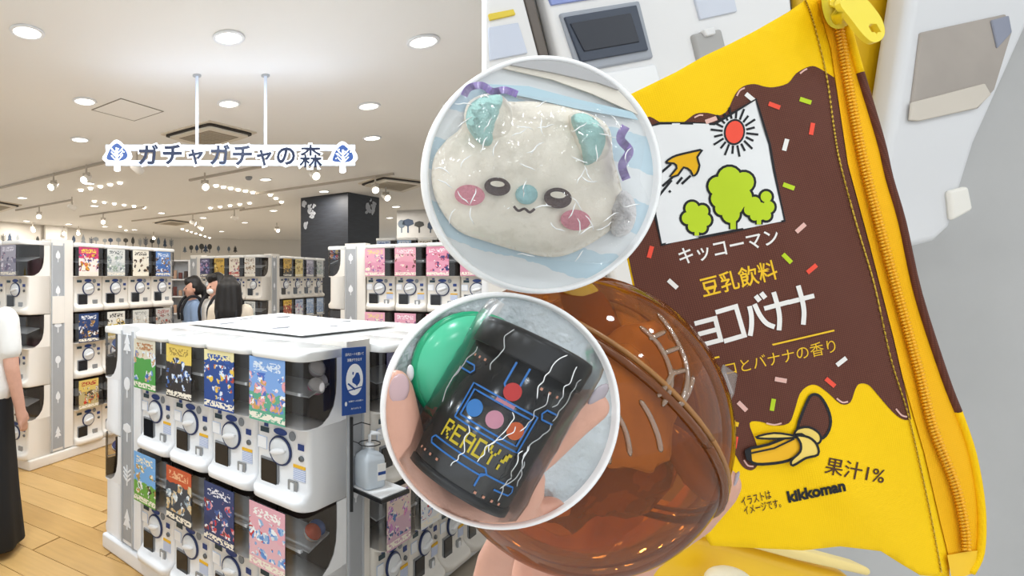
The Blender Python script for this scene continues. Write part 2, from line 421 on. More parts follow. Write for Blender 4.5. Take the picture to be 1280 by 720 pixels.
# lighting tracks with spotlights
MTRK = mat('track_metal', 'B4AB9E', 0.5)
def track(a, b, label):
    a, b = Vector(cp(*a)), Vector(cp(*b)); u = (b-a).normalized()*.018; n = Vector((-u.y, u.x))
    o = ob('lighting_track', MB().prism([(p.x, p.y, CEIL-.03) for p in (a+n, b+n, b-n, a-n)], (0, 0, .03)), MTRK); tag(o, label, 'lighting track', 'ceiling lighting tracks')
for i, (a, b) in enumerate([((-20,238.5),(132,201)),((20,262),(90,249)),((237,224),(330,206)),((165,275.5),(305,259)),((100,270),(180,258)),((320,241),(492,216)),((300,262),(350,255))]):
    track(a, b, ['long ceiling track with two lit spotlights near the left edge', 'short ceiling track above the left machines', 'bare ceiling track just below the hanging sign', 'far ceiling track with small spotlights in the middle', 'far short ceiling track beside a bright spotlight', 'ceiling track leading towards the air conditioner by the column', 'far ceiling track left of the black column'][i])
spot_me = dict(stem=MB().cyl((0,0,0),(0,0,-.10),.012,n=8).mesh('stem', MTRK), arm=MB().box((-.05,-.012,-.14),(.05,.012,-.10)).mesh('bracket', MTRK),
    head=MB().lathe([(.03,-.07),(.045,-.06),(.05,.07),(.046,.075),(.04,.06)],16,(0.25,-1,-.55)).mesh('spot_head', M['cream'], True),
    lens=MB().lathe([(0,.066),(.042,.066),(.042,.07),(0,.075)],14,(0.25,-1,-.55)).mesh('lens', mat('spot_lens', 'FFFFFF', emit=14.0, ecol='FFF4E0', var=0)))
def spot(px, py, rz, label, s=1.0):
    q = P(px, py, (CEIL-.17-EYE)*F/(HY-py))
    e = empty('spotlight', (q.x, q.y, CEIL-.02), rz); e.scale = (s, s, s); tag(e, label, 'spotlight', 'track spotlights')
    for nm, me in (('stem', spot_me['stem']), ('bracket', spot_me['arm'])): link(nm, me, e)
    h = link('spot_head', spot_me['head'], e, (0, 0, -.17)); link('lens', spot_me['lens'], h)
SP = [(67,230,-.5,'first lit spotlight on the long ceiling track near the left edge'),(108,221,-.5,'second lit spotlight on the long ceiling track, nearer the sign'),(171,208,2.2,'spotlight turned away just under the hanging sign'),
      (49,268,0,'glaring spotlight low above the left machines'),(129,275,0,'glaring spotlight above the second left machine column'),(90,257,2.0,'unlit spotlight on the short track above the left machines'),
      (256,230,0,'bright small spotlight under the middle of the hanging sign'),(393,216,0,'bright round spotlight under the right end of the hanging sign'),(469,234,-.4,'lit spotlight hanging before the air conditioner by the column'),
      (293,271,1.5,'far spotlight over the middle back machines'),(241,277,1.2,'far spotlight above the people'),(346,286,.3,'far spotlight left of the black column'),(250,284,1,'small far spotlight above the people, lower'),(41,286,.5,'far spotlight above the left wall trees'),(80,290,0,'far bright spotlight above the left wall trees'),(98,290,0,'far bright spotlight beside the left wall trees'),(192,296,0,'far spotlight near the corner of the back wall'),(482,244,0,'small lit spotlight right of the black column')]
for px, py, rz, lb in SP: spot(px, py, rz, lb)
dot = MB().lathe([(0,0),(.036,0),(.03,.025),(0,.03)],12,(0,0,-1)).mesh('lamp_dome', mat('dot_lens', 'FFFFFF', emit=10.0, ecol='FFF4E0', var=0), True)
for kk, (a, b, n) in enumerate((((101,237),(150,228),5),((118,251),(180,259),6),((270,231.5),(316,240),6),((263,259.5),(312,253.5),5),((338,243),(352,252),3),((228,286),(262,297),7),((150,283),(165,292),3))):
    for i in range(n):
        t = i/(n-1); x, y = cp(a[0]+(b[0]-a[0])*t, a[1]+(b[1]-a[1])*t)
        o = link('strip_lamp', dot, None, (x, y, CEIL)); tag(o, NUM[i]+' '+['tiny lamp of the rising row under the left end of the sign','tiny lamp of the falling row above the left machines','tiny lamp of the falling row under the middle of the sign','tiny lamp of the rising row above the back machines','tiny lamp of the short row left of the black column','tiny lamp of the farthest row above the people','tiny lamp of the short row near the wall corner'][kk], 'ceiling light', 'rows of tiny ceiling lamps')
x, y = cp(311, 221); o = ob('smoke_detector', MB().lathe([(0,0),(.05,0),(.05,.02),(.03,.045),(0,.05)],14,(0,0,-1)), M['grey'], loc=(x, y, CEIL), smooth=True); tag(o, 'small grey smoke detector below the hanging sign', 'detector')

# ------------------------------------------------------------------ hanging sign
ys = (CEIL-EYE)*F/(HY-93); sg = empty('hanging_sign', P(288, 195, ys)); tag(sg, 'illuminated hanging sign with navy Japanese lettering between two tree emblems', 'sign')
base = Vector(sg.location)
MRAIL = mat('sign_rail', 'E8F0FF', 0.4, emit=0.5, ecol='CFE0FF'); MHALO = mat('sign_halo', 'FFFFFF', 0.5, emit=0.9, ecol='F4F8FF'); MLET = mat('sign_letter', '14213F', 0.5)
def L(px, py, d=0.0): return P(px, py, ys)-base+Vector((0, -d, 0))
for nm, y0, y1 in (('rail', 181, 187.5), ('rail', 200.5, 206.5)):
    ob(nm, MB().box(tuple(L(132, y1)), tuple(L(444, y0)+Vector((0, .025, 0)))), MRAIL, sg)
for px in (246, 332):
    ob('rod', MB().cyl(L(px, 186)+Vector((0,.015,0)), Vector((L(px,0).x, .015, CEIL-base.z)), .011, n=10), mat('sign_rod', 'DDE6F5', 0.4, emit=0.15, ecol='CFE0FF'), sg)
    ob('ceiling_plate', MB().cyl((L(px,0).x, .015, CEIL-base.z-.008), (L(px,0).x, .015, CEIL-base.z), .03, n=14), M['trimg'], sg)
for ch, px, py, w, h in (('ガ',186,194,25,25),('チ',216,194,24,25),('ャ',245,197,19,19),('ガ',275,194,25,25),('チ',303,195,24,25),('ャ',330,198,19,20),('の',357,196,23,22),('森',388,196,28,28)):
    for nm, off, grow, d, m in (('letter_halo', .085 if ch != '森' else .05, 5.0, .012, MHALO), ('letter', .024 if ch != '森' else .006, 0, .020, MLET)):
        vs, fs, asp = text2d(ch, off); mb = MB(); n = len(vs)
        f3 = [L(px+(x-.5)*(w+grow), py-(y-.5)*(h+grow), d) for x, y in vs]
        mb.add(f3, fs)
        o = ob(nm, mb, m, sg); sd = o.modifiers.new('thick', 'SOLIDIFY'); sd.thickness = .012; sd.offset = 0
for px, py in ((147, 194), (428, 196)):
    tr_poly = [(-12,-2),(-15,5),(-8,10),(-3,10),(-3,18),(3,18),(3,10),(9,9),(15,3),(13,-5),(8,-10),(2,-16),(-3,-16),(-9,-9)]
    e1 = MB().prism([L(px+x*1.22, py+y*1.1, .016) for x, y in smooth_poly(tr_poly, 3)], (0, .012, 0))
    eo = ob('tree_emblem', e1, MHALO, sg)
    mb = MB(); rr = random.Random(px)
    crown = [(-11,-2),(-13,5),(-7,7),(7,7),(13,2),(11,-5),(6,-10),(1,-14),(-3,-13),(-8,-8)]
    mb.prism([L(px+x, py+y, .019) for x, y in smooth_poly(crown, 3)], (0, .003, 0)); ob('crown', mb, mat('sign_tree_blue', '2E4E8C', 0.5), eo)
    mb = MB()
    def rib2(pts, w, d=.0215):
        vs, fs = ribbon(pts, w); mb.add([L(px+x, py+y, d) for x, y in vs], fs)
    rib2([(0,17),(0,6),(0,-8)], 2.4)
    for s in (1, -1):
        for h in (6, 1.5, -3): rib2([(0,h+2),(s*4,h-1.5),(s*7,h-5)], 1.3)
    for i in range(10): mb.add([L(px+x, py+y, .0215) for x, y in circ((rr.uniform(-10,10), rr.uniform(-9,4)), .9, n=6)], [(0,1,2,3,4,5)])
    ob('branches', mb, MHALO, eo)
sl = bpy.data.lights.new('sign_uplight', 'AREA'); sl.shape = 'RECTANGLE'; sl.size = 1.5; sl.size_y = .05; sl.energy = 1.8; sl.color = (.62, .76, 1.0)
so = link('sign_uplight', sl, None, base+Vector((0, -.02, .12))); so.rotation_euler = (math.pi+0.6, 0, 0); so['kind'] = 'helper'
# ------------------------------------------------------------------ capsule machines
MW_, MH, MD = .275, .56, .22
def plan(w, y0, y1, r, z, k=5):
    """front-rounded outline of a machine seen from above"""
    h = w/2; r = min(r, h*.9); pts = [(h, y1, z), (-h, y1, z)]
    for t in range(k+1): a = math.pi+math.pi/2*t/k; pts.append((-h+r+r*math.cos(a), y0+r+r*math.sin(a), z))
    for t in range(k+1): a = math.pi*1.5+math.pi/2*t/k; pts.append((h-r+r*math.cos(a), y0+r+r*math.sin(a), z))
    return pts
w0 = MW_-.004
def body_mb():
    return MB().loft([plan(w0, fy, MD, r, z) for z, fy, r in ((0,-.012,.05),(.004,-.035,.05),(.012,-.048,.055),(.034,-.052,.055),(.044,-.046,.05),(.054,-.02,.03),(.066,-.004,.02),(.075,0,.02),(.290,0,.02),(.297,-.03,.03),(.303,-.04,.035))])
me_body = {c: body_mb().mesh('body', M[c], True) for c in ('white', 'cream')}
def case_mb():
    mb = MB(); mb.loft([plan(w0, -.046, MD-.03, .045, z) for z in (.303, .548)], False); return mb
me_case = case_mb().mesh('window_case', M['case'])
me_int = MB().box((-w0/2+.004, .12, .305), (w0/2-.004, MD-.035, .546)).mesh('interior', M['dark'])
me_post = {c: MB().box((-w0/2, MD-.03, .30), (w0/2, MD, MH-.004)).mesh('back_post', M[c]) for c in ('white', 'cream')}
me_ramp = MB().prism([(-w0/2+.006, .0, .415), (w0/2-.006, .0, .415), (w0/2-.006, .13, .45), (-w0/2+.006, .13, .45)], (0, 0, .006)).mesh('ramp', M['trimg'])
me_bar = MB().box((.04, -.040, .425), (w0/2-.012, -.025, .436)).mesh('chute_bar', M['trimg'])
me_lid = {c: MB().loft([plan(w0+.002, fy, MD, .05, z) for z, fy in ((.546,-.048),(.549,-.055),(.566,-.057),(.576,-.052),(.58,-.04))]).mesh('lid', M[d], True) for c, d in (('white', 'lidw'), ('cream', 'lidw'))}
me_dring = MB().lathe([(.048,0),(.055,0),(.057,.004),(.055,.009),(.050,.01),(.048,.004)], 32, (0,-1,0), cap=False).mesh('dial_ring', mat('dial_navy', '1C2E5C', .4), True)
me_dial = MB().lathe([(.0495,0),(.0495,.009),(.044,.014),(.020,.019),(0,.020)], 28, (0,-1,0)).mesh('dial', mat('dial_white', 'DADCDE', 0.3), True)
me_grip = MB().loft([[(x, -.012-h, z) for x, z in circ((0,0), .042*s, .013*s, 16, .25)] for h, s in ((0,1),(.012,.9),(.016,.7))]).mesh('grip', M['white'], True)
me_door = MB().box((-.108,-.006,.058),(-.014,.02,.168)).mesh('return_door_frame', M['grey'])
me_flap = MB().box((-.101,-.010,.064),(-.022,-.004,.160)).mesh('flap', mat('smoked_flap', '1C1E22', 0.15))
me_slot = MB().box((.035,-.008,.055),(.080,.01,.108)).mesh('coin_return', mat('coin_grey', '9A9C9E', 0.35, 0.4))
me_slot2 = MB().box((.050,-.012,.06),(.066,-.006,.100)).mesh('lever', M['white'])
def disc(c, rx, rz, m, name, th=.003, n=16): return MB().prism([(x, -.0005, z) for x, z in circ(c, rx, rz, n)], (0, -th, 0)).mesh(name, m)
me_oval = disc((-.008,.290), .034, .014, M['navy'], 'sticker')
me_grille = disc((.052,.285), .016, .019, mat('speaker_grey', '7D8288', 0.6), 'speaker')
me_tag = MB().box((.080,-.003,.238),(.108,0,.262)).mesh('sticker', M['navy'])
me_tag2 = MB().box((-.112,-.003,.272),(-.068,0,.293)).mesh('sticker', mat('sticker_dark_green', '223A46', 0.5))
me_tag3 = MB().box((-.092,-.003,.297),(-.072,0,.311)).mesh('sticker', M['navy'])
me_lock = MB().lathe([(0,0),(.012,0),(.011,.006),(0,.006)],12,(0,-1,0),(.096,0,.205)).mesh('lock', mat('lock_steel', '6E7276', 0.3, .7), True)
me_noteL = MB().box((-.128,-.002,.20),(-.078,0,.252)).mesh('notice', M['pale'])
me_noteLi = MB().box((-.126,-.003,.202),(-.080,-.001,.250)).mesh('notice_face', M['white'])
for _m in (me_door, me_flap, me_slot, me_slot2, me_oval, me_grille, me_tag, me_tag2, me_tag3, me_lock, me_noteL, me_noteLi):
    for _v in _m.vertices: _v.co.z *= .915
me_cheek = {c: [MB().prism([(x_, y, z) for y, z in ((MD-.03,.556),(MD-.03,.30),(.03,.30),(.07,.308),(.11,.33),(.14,.365),(.155,.41),(.16,.46),(.16,.556))], (.003, 0, 0)).mesh('side_cheek', M[c]) for x_ in (-w0/2-.0005, w0/2-.0025)] for c in ('white', 'cream')}
k = N('notice_print'); v = k.coord('Object'); wv = k.n('ShaderNodeTexWave', bands_direction='Z'); wv.inputs['Scale'].default_value = 45; wv.inputs['Distortion'].default_value = 2; wv.inputs['Detail Scale'].default_value = 8
k.l(v, wv.inputs['Vector']); k.l(k.mix(wv.outputs['Fac'], srgb('93A6D2'), srgb('E6EBF6')), k.b.inputs['Base Color'])
me_noteR = MB().box((.058,-.003,.105),(.115,0,.15)).mesh('notice', k.m)
me_noteH = MB().box((.058,-.004,.15),(.115,0,.161)).mesh('notice_heading', M['yel'])
me_seam = MB().box((-.13,-.003,.076),(.13,.0,.078)).mesh('seam', M['trimg'])
me_poster = MB().prism([(x, -.0475, z) for x, z in ((-.128,.304),(.058,.304),(.058,.547),(-.128,.547))], (0, -.0015, 0))
def poster_mat(i, top, bot, split, title, pal, seed):
    k = N('poster_print_%d' % i); tc = k.n('ShaderNodeTexCoord'); sp = k.n('ShaderNodeSeparateXYZ'); k.l(tc.outputs['Generated'], sp.inputs[0]); x, z = sp.outputs[0], sp.outputs[2]
    cb = k.n('ShaderNodeCombineXYZ'); k.l(x, cb.inputs[0]); k.l(k.math('MULTIPLY', z, 1.25), cb.inputs[1]); cb.inputs[2].default_value = seed*1.37
    nz = k.noise(cb.outputs[0], 5, 3)
    wn = k.n('ShaderNodeTexNoise'); wn.inputs['Scale'].default_value = 7; k.l(cb.outputs[0], wn.inputs['Vector'])
    wsc = k.n('ShaderNodeVectorMath', operation='SCALE'); k.l(wn.outputs['Color'], wsc.inputs[0]); wsc.inputs['Scale'].default_value = .22
    wad = k.n('ShaderNodeVectorMath', operation='ADD'); k.l(cb.outputs[0], wad.inputs[0]); k.l(wsc.outputs[0], wad.inputs[1])
    bg = k.mix(k.math('GREATER_THAN', k.math('ADD', z, k.math('MULTIPLY', k.math('SUBTRACT', nz, .5), .15)), split), srgb(bot), srgb(top))
    vo = k.n('ShaderNodeTexVoronoi', voronoi_dimensions='3D'); vo.inputs['Scale'].default_value = 4.6; k.l(wad.outputs[0], vo.inputs['Vector'])
    rp = k.n('ShaderNodeValToRGB'); rp.color_ramp.interpolation = 'CONSTANT'
    while len(rp.color_ramp.elements) < len(pal): rp.color_ramp.elements.new(.5)
    for j, c in enumerate(pal): rp.color_ramp.elements[j].position = j/len(pal); rp.color_ramp.elements[j].color = srgb(c)
    v2 = k.n('ShaderNodeTexVoronoi', voronoi_dimensions='3D'); v2.inputs['Scale'].default_value = 13; k.l(wad.outputs[0], v2.inputs['Vector'])
    sr = k.n('ShaderNodeSeparateColor'); k.l(vo.outputs['Color'], sr.inputs[0])
    s2 = k.n('ShaderNodeSeparateColor'); k.l(v2.outputs['Color'], s2.inputs[0])
    k.l(k.math('FRACT', k.math('ADD', k.math('MULTIPLY', sr.outputs[0], .75), k.math('MULTIPLY', s2.outputs[1], .6))), rp.inputs[0])
    inb = k.math('MULTIPLY', k.math('GREATER_THAN', z, .17), k.math('LESS_THAN', z, .76))
    blob = k.math('MULTIPLY', k.math('MULTIPLY', k.math('LESS_THAN', vo.outputs['Distance'], .50), k.math('GREATER_THAN', sr.outputs[1], .15)), inb)
    c = k.mix(blob, bg, rp.outputs[0])
    # title line of broken strokes, small print at the foot
    cb2 = k.n('ShaderNodeCombineXYZ'); k.l(k.math('MULTIPLY', x, 9), cb2.inputs[0]); k.l(k.math('MULTIPLY', z, 16), cb2.inputs[1]); cb2.inputs[2].default_value = seed
    n2 = k.noise(cb2.outputs[0], 1.6, 1)
    tb = k.math('MULTIPLY', k.math('MULTIPLY', k.math('GREATER_THAN', z, .79), k.math('LESS_THAN', z, .93)), k.math('MULTIPLY', k.math('GREATER_THAN', x, .12), k.math('LESS_THAN', x, .88)))
    c = k.mix(k.math('MULTIPLY', tb, k.math('GREATER_THAN', n2, .5)), c, srgb(title))
    ft = k.math('MULTIPLY', k.math('LESS_THAN', z, .13), k.math('GREATER_THAN', z, .03))
    c = k.mix(k.math('MULTIPLY', ft, k.math('GREATER_THAN', n2, .44)), c, srgb('EDE6D6'))
    k.l(c, k.b.inputs['Base Color']); k.b.inputs['Roughness'].default_value = .4; return k.m
# (description, top colour, lower colour, split height, title, figures)
PO = dict(
 g1=('green poster with blue figures','D8D2BE','4C9A45',.62,'B07A4A',('E9EDF2','5E86C4','3C5FA8','C8A27A','DDE6EE')),
 y1=('yellow-topped poster over dark figures','E4C860','2E2B2C',.66,'A88B3A',('26211F','3A3430','D9E4F2','3F6CB4','4A3A30')),
 b1=('deep blue cream-headed poster','EADFA8','27498F',.83,'2D56A6',('D6A25A','B5432F','DDE7F4','4C7AC2','E8C24A')),
 s1=('pink-footed sky blue poster','7FA6DE','5FA78A',.45,'DCE6F4',('F0F1F4','4A6FBF','CFA05C','E4A0A8','5E88CC')),
 s2=('sky blue and grass green poster','79AEE4','6FA648',.42,'F1E6C8',('3A2E2A','EDE4D0','C69A5A','5C8A3C','E7EEF4')),
 d1=('orange-headed dark grey poster','C65A38','3B4450',.70,'E9B48A',('D9C8A4','E4ECF2','A4B7C8','54606C','C8A878')),
 n1=('navy poster with red badge','2C3E6E','233766',.4,'E4E4EC',('E9EDF2','C23A44','D9A0A8','3E5C9C','6E3A40')),
 p1=('pink poster of small toys','E2A9B6','E0B2BC',.5,'F4F1EE',('EEF1F4','C23B40','5C8CCF','D8DDE4','8FB4DC')),
 p2=('beige poster with blue roundels','D9C4B8','C9A4B4',.5,'8A6CA8',('4A6FA8','C27AB8','E0D6CE','35507E','D88AA8')),
 m1=('magenta-topped white poster','C93A6E','F0E6DE',.62,'F4E04A',('3E62B0','E0B23A','C83440','5A2A30','F2D0D8')),
 w1=('grey and white sketch poster','CFD1CE','BFC3C2',.5,'5E6668',('8C9494','EDEEEA','6E7A82','B4BCBE','8FA48C')),
 c1=('cream poster with dark icons','E6E0D2','E4DCCB',.5,'2E2926',('2C2624','5A463A','E6E0D2','8A6A4A','1F1B1A')),
 u1=('blue poster with dark emblem','5C86C4','3E6AB0',.5,'D8E2F0',('1E2E58','B8863A','2C4884','E2E6EC','6C4A30')),
 k1=('dark blue poster, yellow figure','2A4272','22345C',.5,'E6E8EC',('D9A83A','16181C','EDEDED','8A6A4A','3A5C9C')),
 k2=('black and yellow lettered poster','E4E2DA','C9B04A',.55,'1A1A1A',('1B1B1B','F0EFEA','D8B43A','2C2C2C','E2DFD4')),
 w2=('pale sketch poster','D9DAD6','D3D2CC',.5,'A4A8A6',('C2C6C6','EEEEEA','B49C80','A8B0B4','D0C0A8')),
 w3=('red-marked grey poster','C6C4C0','BDBBB6',.5,'A83A34',('A8443A','8A8A88','E6E4E0','5E6064','C8A48C')),
 r1=('red and yellow toy poster','D9C06A','B8A87A',.6,'B03A2C',('C23428','E8B83A','3C3430','D8D2C4','7A6A4A')),
 v1=('dark violet poster','4A4668','3A3C5E',.5,'C8C0DC',('8A6A9C','2C2C48','B0A4C8','6A86B4','C48CA8')),
 y2=('mustard yellow poster','CFA94A','BF9A3C',.5,'5A4420',('6A5228','E6D28C','A8843A','D8C06A','8A6A2C')),
 c2=('red-footed cream poster','E2DACB','B85C58',.25,'8A6A60',('C86A6A','5E7AA8','E8E2D6','A88A6A','8C4A50')),
 w4=('brown-marked white poster','DEDAD2','D8D3CA',.5,'8A7A6A',('7A5C44','EAE6DE','A89078','C4B49C','5A4A3C')),
 y3=('dark-footed gold poster','D0A848','3E3A34',.45,'7A5A24',('E4CC84','8A6A2C','2E2A26','C89A3C','5A5048')),
 y4=('pale yellow poster','E0CE8C','DCC884',.5,'6A5A34',('8A6A3C','F0E6C0','B89A58','C8A85C','6E5A3A')),
 v2=('grey violet poster','A8A4B4','8E8C9E',.5,'E4E0EA',('6E6A84','D8D4DE','8A6A84','5A5E78','C4A0AC')),
 r2=('yellow-headed red poster','E0B83C','B04A3A',.7,'8A2A20',('E8C84A','8C2A24','D87A4A','F0E0B0','5A2420')),
 w5=('white poster with red figure','B8C4D8','DEE0E2',.55,'3C5CA0',('C8303A','E8EAEC','4A6CB0','F0C8B8','8AA0C8')),
 u2=('light blue poster','9CB4D4','8CA6CC',.5,'F0F2F6',('5C7CB0','DCE4F0','7A94C0','B8C8E0','E8D8B8')),
 p3=('gold-headed pink poster','E0A4B8','D896AE',.5,'E6CE8A',('B85A88','F0C8D4','9C6AA4','E8E0C8','C87898')),
 p4=('rose poster with brown figures','DFA0B0','D88EA4',.5,'F2E0E4',('9C4A4C','E8C0C8','6A3A3C','F0D8C8','C06A78')),
 p5=('bright pink poster, navy figures','DE8CA6','E29CB4',.5,'F0E4EA',('2E3C78','B04A58','F4DCE4','D86A84','46306A')),
 p6=('plum-figured pink poster','E0A0B4','D88CA4',.5,'F4E8EC',('C0708C','F0D0DC','8A5A84','E8B0C0','A84A6A')),
)
me_inw = MB().box((-w0/2+.012, -.03, .306), (w0/2-.10, .115, .546)).box((w0/2-.10, -.03, .306), (w0/2-.012, -.02, .40)).mesh('inner_wall', M['dark'])
PMESH = {}
def poster_mesh(key):
    if key not in PMESH:
        d = PO[key]; i = list(PO).index(key); PMESH[key] = me_poster.mesh('poster', poster_mat(i, d[1], d[2], d[3], d[4], d[5], i+1))
    return PMESH[key]
def machine(loc, ux, key, label, group, tone='white', top=False, sx=1.0, full=True, ball=None):
    e = empty('capsule_machine', loc, math.atan2(ux[1], ux[0])); e.scale = (sx, 1, 1); tag(e, label, 'capsule machine', group)
    link('body', me_body[tone], e); link('window_case', me_case, e); link('interior', me_int, e); link('back_post', me_post[tone], e); [link('side_cheek', m_, e) for m_ in me_cheek[tone]]
    if key: link('poster', poster_mesh(key), e)
    link('ramp', me_ramp, e)
    if top: link('lid', me_lid[tone], e)
    if full is None:
        link('inner_wall', me_inw, e); return e
    d = link('dial', me_dial, e, (-.006, 0, .195)); link('dial_ring', me_dring, d); link('grip', me_grip, d)
    f = link('return_door', me_door, e); link('flap', me_flap, f)
    s = link('coin_return', me_slot, e)
    for me in (me_oval, me_grille, me_tag, me_tag2, me_lock): link(me.name.split('.')[0], me, e)
    if full:
        link('chute_bar', me_bar, e); link('lever', me_slot2, s); link('sticker', me_tag3, e)
        a = link('notice', me_noteL, e); link('notice_face', me_noteLi, a); b = link('notice', me_noteR, e); link('notice_heading', me_noteH, b)
    return e
TIER = {2: ['lower', 'upper'], 3: ['bottom', 'middle', 'top']}
NTH = ['first', 'second', 'third', 'fourth', 'fifth']
def bank(o, u, keys, where, group, base=.08, tone='white', sx=1.0, full=True, start=0):
    """keys: list of columns, each a list of posters from the lowest tier up (None: tier without a poster, '-': not built)"""
    o, u = Vector(o), Vector(u).normalized(); w = MW_*sx
    for c, colk in enumerate(keys):
        p = o+u*w*(c+.5)
        for t, key in enumerate(colk):
            if key == '-': continue
            nt = len(colk)
            lb = f'capsule machine with {PO[key][0]}, {TIER[nt][t]} {NTH[c+start]} in {where}'
            machine((p.x, p.y, base+t*MH), u, key, lb, group, tone, t == nt-1, sx, full)
def plinth(o, u, length, depth, h, label, tone='white', back=0.0):
    o, u = Vector(o), Vector(u).normalized(); n = Vector((-u.y, u.x))
    q = [o-n*(.02-back), o+u*length-n*(.02-back), o+u*length+n*depth, o+n*depth]
    ob_ = ob('plinth', MB().prism([(p.x, p.y, 0) for p in q], (0, 0, h)), M[tone], bevel=.012); tag(ob_, label, 'plinth')
def end_panel(o, u, wpost, wstrip, z0, z1, label, tone='white', kinds=(0, 2, 1, 3, 0), hh=.09, strip_first=True, notice=False):
    """white cabinet end with a grey strip carrying white tree prints; o = its left front corner"""
    o, u = Vector(o), Vector(u).normalized(); n = Vector((u.y, -u.x)); W = wpost+wstrip
    e = empty('end_panel', (o.x, o.y, 0)); tag(e, label, 'cabinet panel', 'cabinet end panels')
    def bx(a, b, d0, d1, za, zb): return MB().prism([((u*x+n*d).x, (u*x+n*d).y, za) for x, d in ((a, d0), (b, d0), (b, d1), (a, d1))], (0, 0, zb-za))
    s0, s1 = (0, wstrip) if strip_first else (wpost, W)
    ob('post', bx(0, W, -.12, 0, z0, z1), M[tone], e)
    st = ob('grey_strip', bx(s0+.015, s1-.012, 0, .004, z0+.02, z1-.05), M['strip'], e)
    for x in (s0+.006, s1-.006): ob('edge_trim', bx(x-.005, x+.005, 0, .008, z0, z1-.03), M['trimg'], e)
    cx = (s0+s1)/2; m = len(kinds)
    for i, kd in enumerate(kinds):
        z = z0+(z1-z0)*(i+.35)/m; q = u*cx+n*.004
        decal('tree_print', tree_shape(kd), (q.x, q.y, z), (u.x, u.y, 0), hh*1.2, M['treew'], e, (n.x, n.y, 0), .002)
    if notice: ob('card', bx(s0+.005, s1-.005, .004, .012, notice[0], notice[1]), M['cream'], e)
    return e
# --- near island
uI = Vector((.69, -.724)).normalized(); nI = Vector((uI.y, -uI.x)); eI = -nI
dial3 = Vector((-.0466, 2.245)); oI = dial3-uI*(2.5*MW_)+uI*.006
IG = 'capsule machines on the near island'
bank(oI, uI, [['s2','g1'],['d1','y1'],['n1','b1'],['p1','s1']], 'near island front', IG)
corner = oI+uI*(4*MW_)
pos_r = corner+eI*.388+uI*.02
bank(pos_r, eI, [['p2','v1'],['w5','c2'],['u2','y4'],['w2','r1']], 'near island sanitizer side', IG, tone='cream')
lp = oI-uI*.185
end_panel(lp, uI, .065, .115, .09, 1.24, 'white end panel of the near island with grey tree strip', kinds=(0,1,4,2,0))
for t, key in ((0, None), (1, None)):
    q = lp-uI*.17-nI*(MW_/2)+uI*0
    machine((q.x, q.y, .08+t*MH), nI, None, f'white capsule machine seen from its side on the near island, {TIER[2][t]} tier', IG, 'white', t == 1, 1.0, None).scale = (1, .77, 1)
pq = corner+eI*.225
end_panel(pq-uI*.004, eI, .05, .11, .08, 1.24, 'narrow post between the near island front and its side machines', kinds=(1,3,2), hh=.05, tone='cream')
plinth(lp-uI*.18, uI, .18+.185+1.1, 1.6, .08, 'white plinth under the near island')
core = [lp-uI*.17+eI*.28, lp+uI*.0+eI*.28, lp+uI*.0+eI*.225, corner-uI*.205+eI*.225, corner-uI*.205+eI*1.50, lp-uI*.17+eI*1.50]
o = ob('island_cabinet', MB().prism([(p.x, p.y, .081) for p in core], (0, 0, 1.13)), M['lidw'], bevel=.01); tag(o, 'white cabinet body in the middle of the near island', 'cabinet')
bt = 1.222
bd = [onz(377.5, 420, bt), onz(495, 407.3, bt), onz(352, 392.2, bt), onz(233, 404.3, bt)]
o = ob('top_board', MB().prism(bd, (0, 0, .006)), M['pure']); tag(o, 'large white printed board lying on top of the near island', 'board')
bo = o
mb = MB(); rr = random.Random(3)
def bpt(a, b): return bd[0].lerp(bd[1], a).lerp(bd[3].lerp(bd[2], a), b)+Vector((0, 0, .0065))
for (a, b, s, sh) in ((.2,.32,.22,0),(.55,.18,.14,0),(.15,.75,.2,1),(.75,.78,.26,0),(.45,.88,.18,1),(.88,.3,.17,0)):
    mb = MB(); mb.add([bpt(a+x*s, b+y*s*.8) for x, y in (((-.5,-.3),(.6,-.1),(.5,.2),(-.4,.15)) if sh else ((-.6,0),(0,-.3),(.6,.1),(.1,.2)))], [(0,1,2,3)])
    ob('leaf_print', mb, mat('board_grey', '6F757B', .6), bo)
mb = MB()
for j, (a, b) in enumerate(((.28,.52),(.46,.5),(.52,.62))):
    for i in range(7):
        x = a+i*.035; y = b+rr.uniform(-.01, .01)
        mb.add([bpt(x, y), bpt(x+.02, y+.005), bpt(x+.022, y+.05), bpt(x+.006, y+.045)], [(0,1,2,3)])
ob('lettering_print', mb, mat('board_ink', '5A6068', .6), bo)
# toy capsules seen inside the windows
def toy_capsule(p, r, ctop, cbot, label, group='toy capsules inside the machine windows'):
    e = empty('toy_capsule', p); e.rotation_euler = (.5, .4, 0); tag(e, label, 'toy capsule', group)
    for nm, s, c in (('upper_half', 1, ctop), ('lower_half', -1, cbot)):
        prof = [(r*math.cos(a), s*r*math.sin(a)) for a in [i*math.pi/2/6 for i in range(7)]]
        ob(nm, MB().lathe(prof, 14), mat('capsule_'+c, c, .2), e, True)
    ob('rim', MB().lathe([(r*.98,-.003),(r*1.04,-.003),(r*1.04,.003),(r*.98,.003)], 16), M['trimg'], e)
for i, (a, d, z, c1, c2, lb) in enumerate(((.07,.03,.505,'E8E4E6','D98AA8','pink and white capsule behind the upper corner window, front one'),(.13,.045,.515,'DAD6DA','C88AA0','pink and white capsule behind the upper corner window, middle one'),(.10,.05,.565,'C9C4C8','A8A0A8','grey capsule on top behind the upper corner window'),(.06,.04,-.06,'C8583C','D9C0B0','orange capsule behind the lower corner window'),(.10,.05,-.055,'4A6CB0','C8CCD8','blue capsule behind the lower corner window'))):
    q = corner-uI*d+eI*a; toy_capsule((q.x, q.y, .08+MH*(1.0)+z-.06 if z > 0 else .08+.46), .033, c1, c2, lb)
